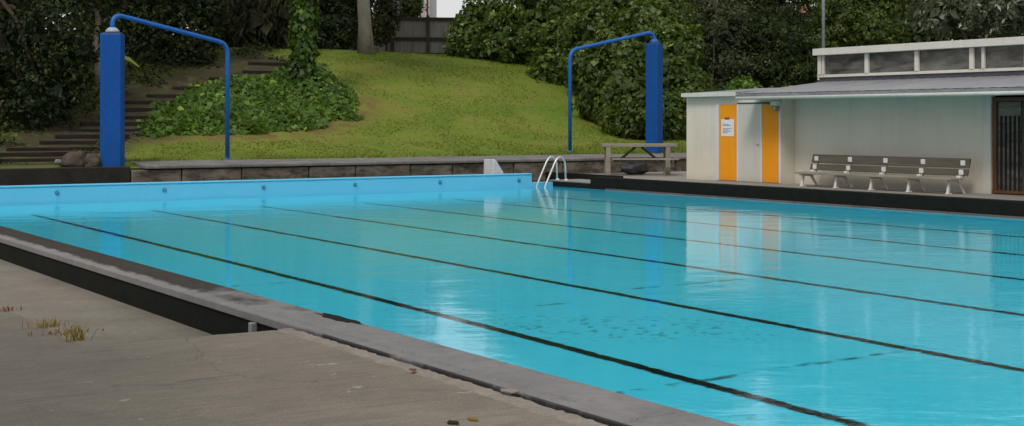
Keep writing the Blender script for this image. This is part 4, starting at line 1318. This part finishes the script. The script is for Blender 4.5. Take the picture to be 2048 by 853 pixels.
weed('reddish flattened weed lying between the two tufts', 128, 668, 45, 0.045, 'rust', 3, 0.08)
weed('rusty weed in the deck joint at the left edge of the picture', 16, 622, 32, 0.06, 'rust', 4, 0.06)
rl = random.Random(31)
for i, (px, py, lab, mm) in enumerate(((946, 839, 'orange brown fallen leaf on the concrete below the mortar joint', 'yellow'), (906, 846, 'dull brown fallen leaf at the bottom of the picture', 'tread'), (824, 740, 'dark reddish leaf caught on the mortar edge', 'wood'), (1020, 783, 'flat pinkish chip of mortar on the joint', 'mortar'))):
    p = PZ(px, py, 0.284 if i < 2 else 0.30)
    r = (0.028, 0.03, 0.022, 0.05)[i]
    pl = []
    for k in range(9):
        a = 6.283 * k / 9
        pl.append((p.x + r * math.cos(a) * rl.uniform(.6, 1.1), p.y + r * 1.5 * math.sin(a) * rl.uniform(.6, 1.1)))
    o = MB().prism(pl, p.z - .001, p.z + 0.005).build('fallen_leaf' if i < 3 else 'mortar_chip', (L['weed'] if mm == 'yellow' else M[mm]))
    tag(o, lab, 'leaf' if i < 3 else 'mortar chip', 'leaves fallen on the deck' if i < 3 else None)

# ------------------------------------------------------------------ light, sky, camera
w = bpy.data.worlds.new('World'); scene.world = w; w.use_nodes = True
nt = w.node_tree; nt.nodes.clear(); g = G(nt)
SUN_EL, SUN_AZ = R(50), R(236)           # azimuth: where the sun stands, clockwise from +Y
sky = g.n('ShaderNodeTexSky', sky_type='NISHITA', sun_disc=False, sun_elevation=SUN_EL, sun_rotation=SUN_AZ)
tcn = g.n('ShaderNodeTexCoord')
cl = g.noise(g.scale(tcn.outputs['Generated'], (1, 1, 2.2)), 2.2, 6, 0.6, 0.3)
cloud = g.ramp(cl, [(0.3, (7.3, 7.25, 7.2)), (0.7, (9.9, 9.75, 9.6))])
bg = g.n('ShaderNodeBackground'); bg.inputs['Strength'].default_value = 0.076
g.l(g.mix(0.86, sky.outputs[0], cloud), bg.inputs['Color'])
wo = g.n('ShaderNodeOutputWorld'); g.l(bg.outputs[0], wo.inputs[0])

sl = bpy.data.lights.new('sun', 'SUN'); sl.energy = 1.5; sl.angle = R(16); sl.color = (1.0, 0.95, 0.88)
so_ = bpy.data.objects.new('sun', sl); COL.objects.link(so_)
dv = Vector((math.sin(SUN_AZ) * math.cos(SUN_EL), math.cos(SUN_AZ) * math.cos(SUN_EL), math.sin(SUN_EL)))
so_.rotation_euler = dv.to_track_quat('Z', 'Y').to_euler()
so_.location = (0, 0, 30)

cam = bpy.data.cameras.new('camera'); co_ = bpy.data.objects.new('camera', cam); COL.objects.link(co_)
co_.location = (0, 0, H)
co_.rotation_euler = (R(90), 0, -math.atan2(CF[0], CF[1]))
cam.sensor_width = 36; cam.lens = 36 * F / 2048
cam.shift_y = -(426.5 - HY) / 2048
cam.clip_start = 0.05; cam.clip_end = 2000
scene.camera = co_

scene.render.engine = 'CYCLES'
c = scene.cycles
c.use_denoising = True
try: c.denoiser = 'OPENIMAGEDENOISE'
except Exception: pass
c.caustics_reflective = True; c.caustics_refractive = True
c.max_bounces = 10; c.transmission_bounces = 8; c.diffuse_bounces = 6; c.glossy_bounces = 4
c.sample_clamp_indirect = 6
scene.view_settings.view_transform = 'Standard'
scene.view_settings.look = 'None'
scene.view_settings.exposure = 0.24
scene.view_settings.gamma = 1.0
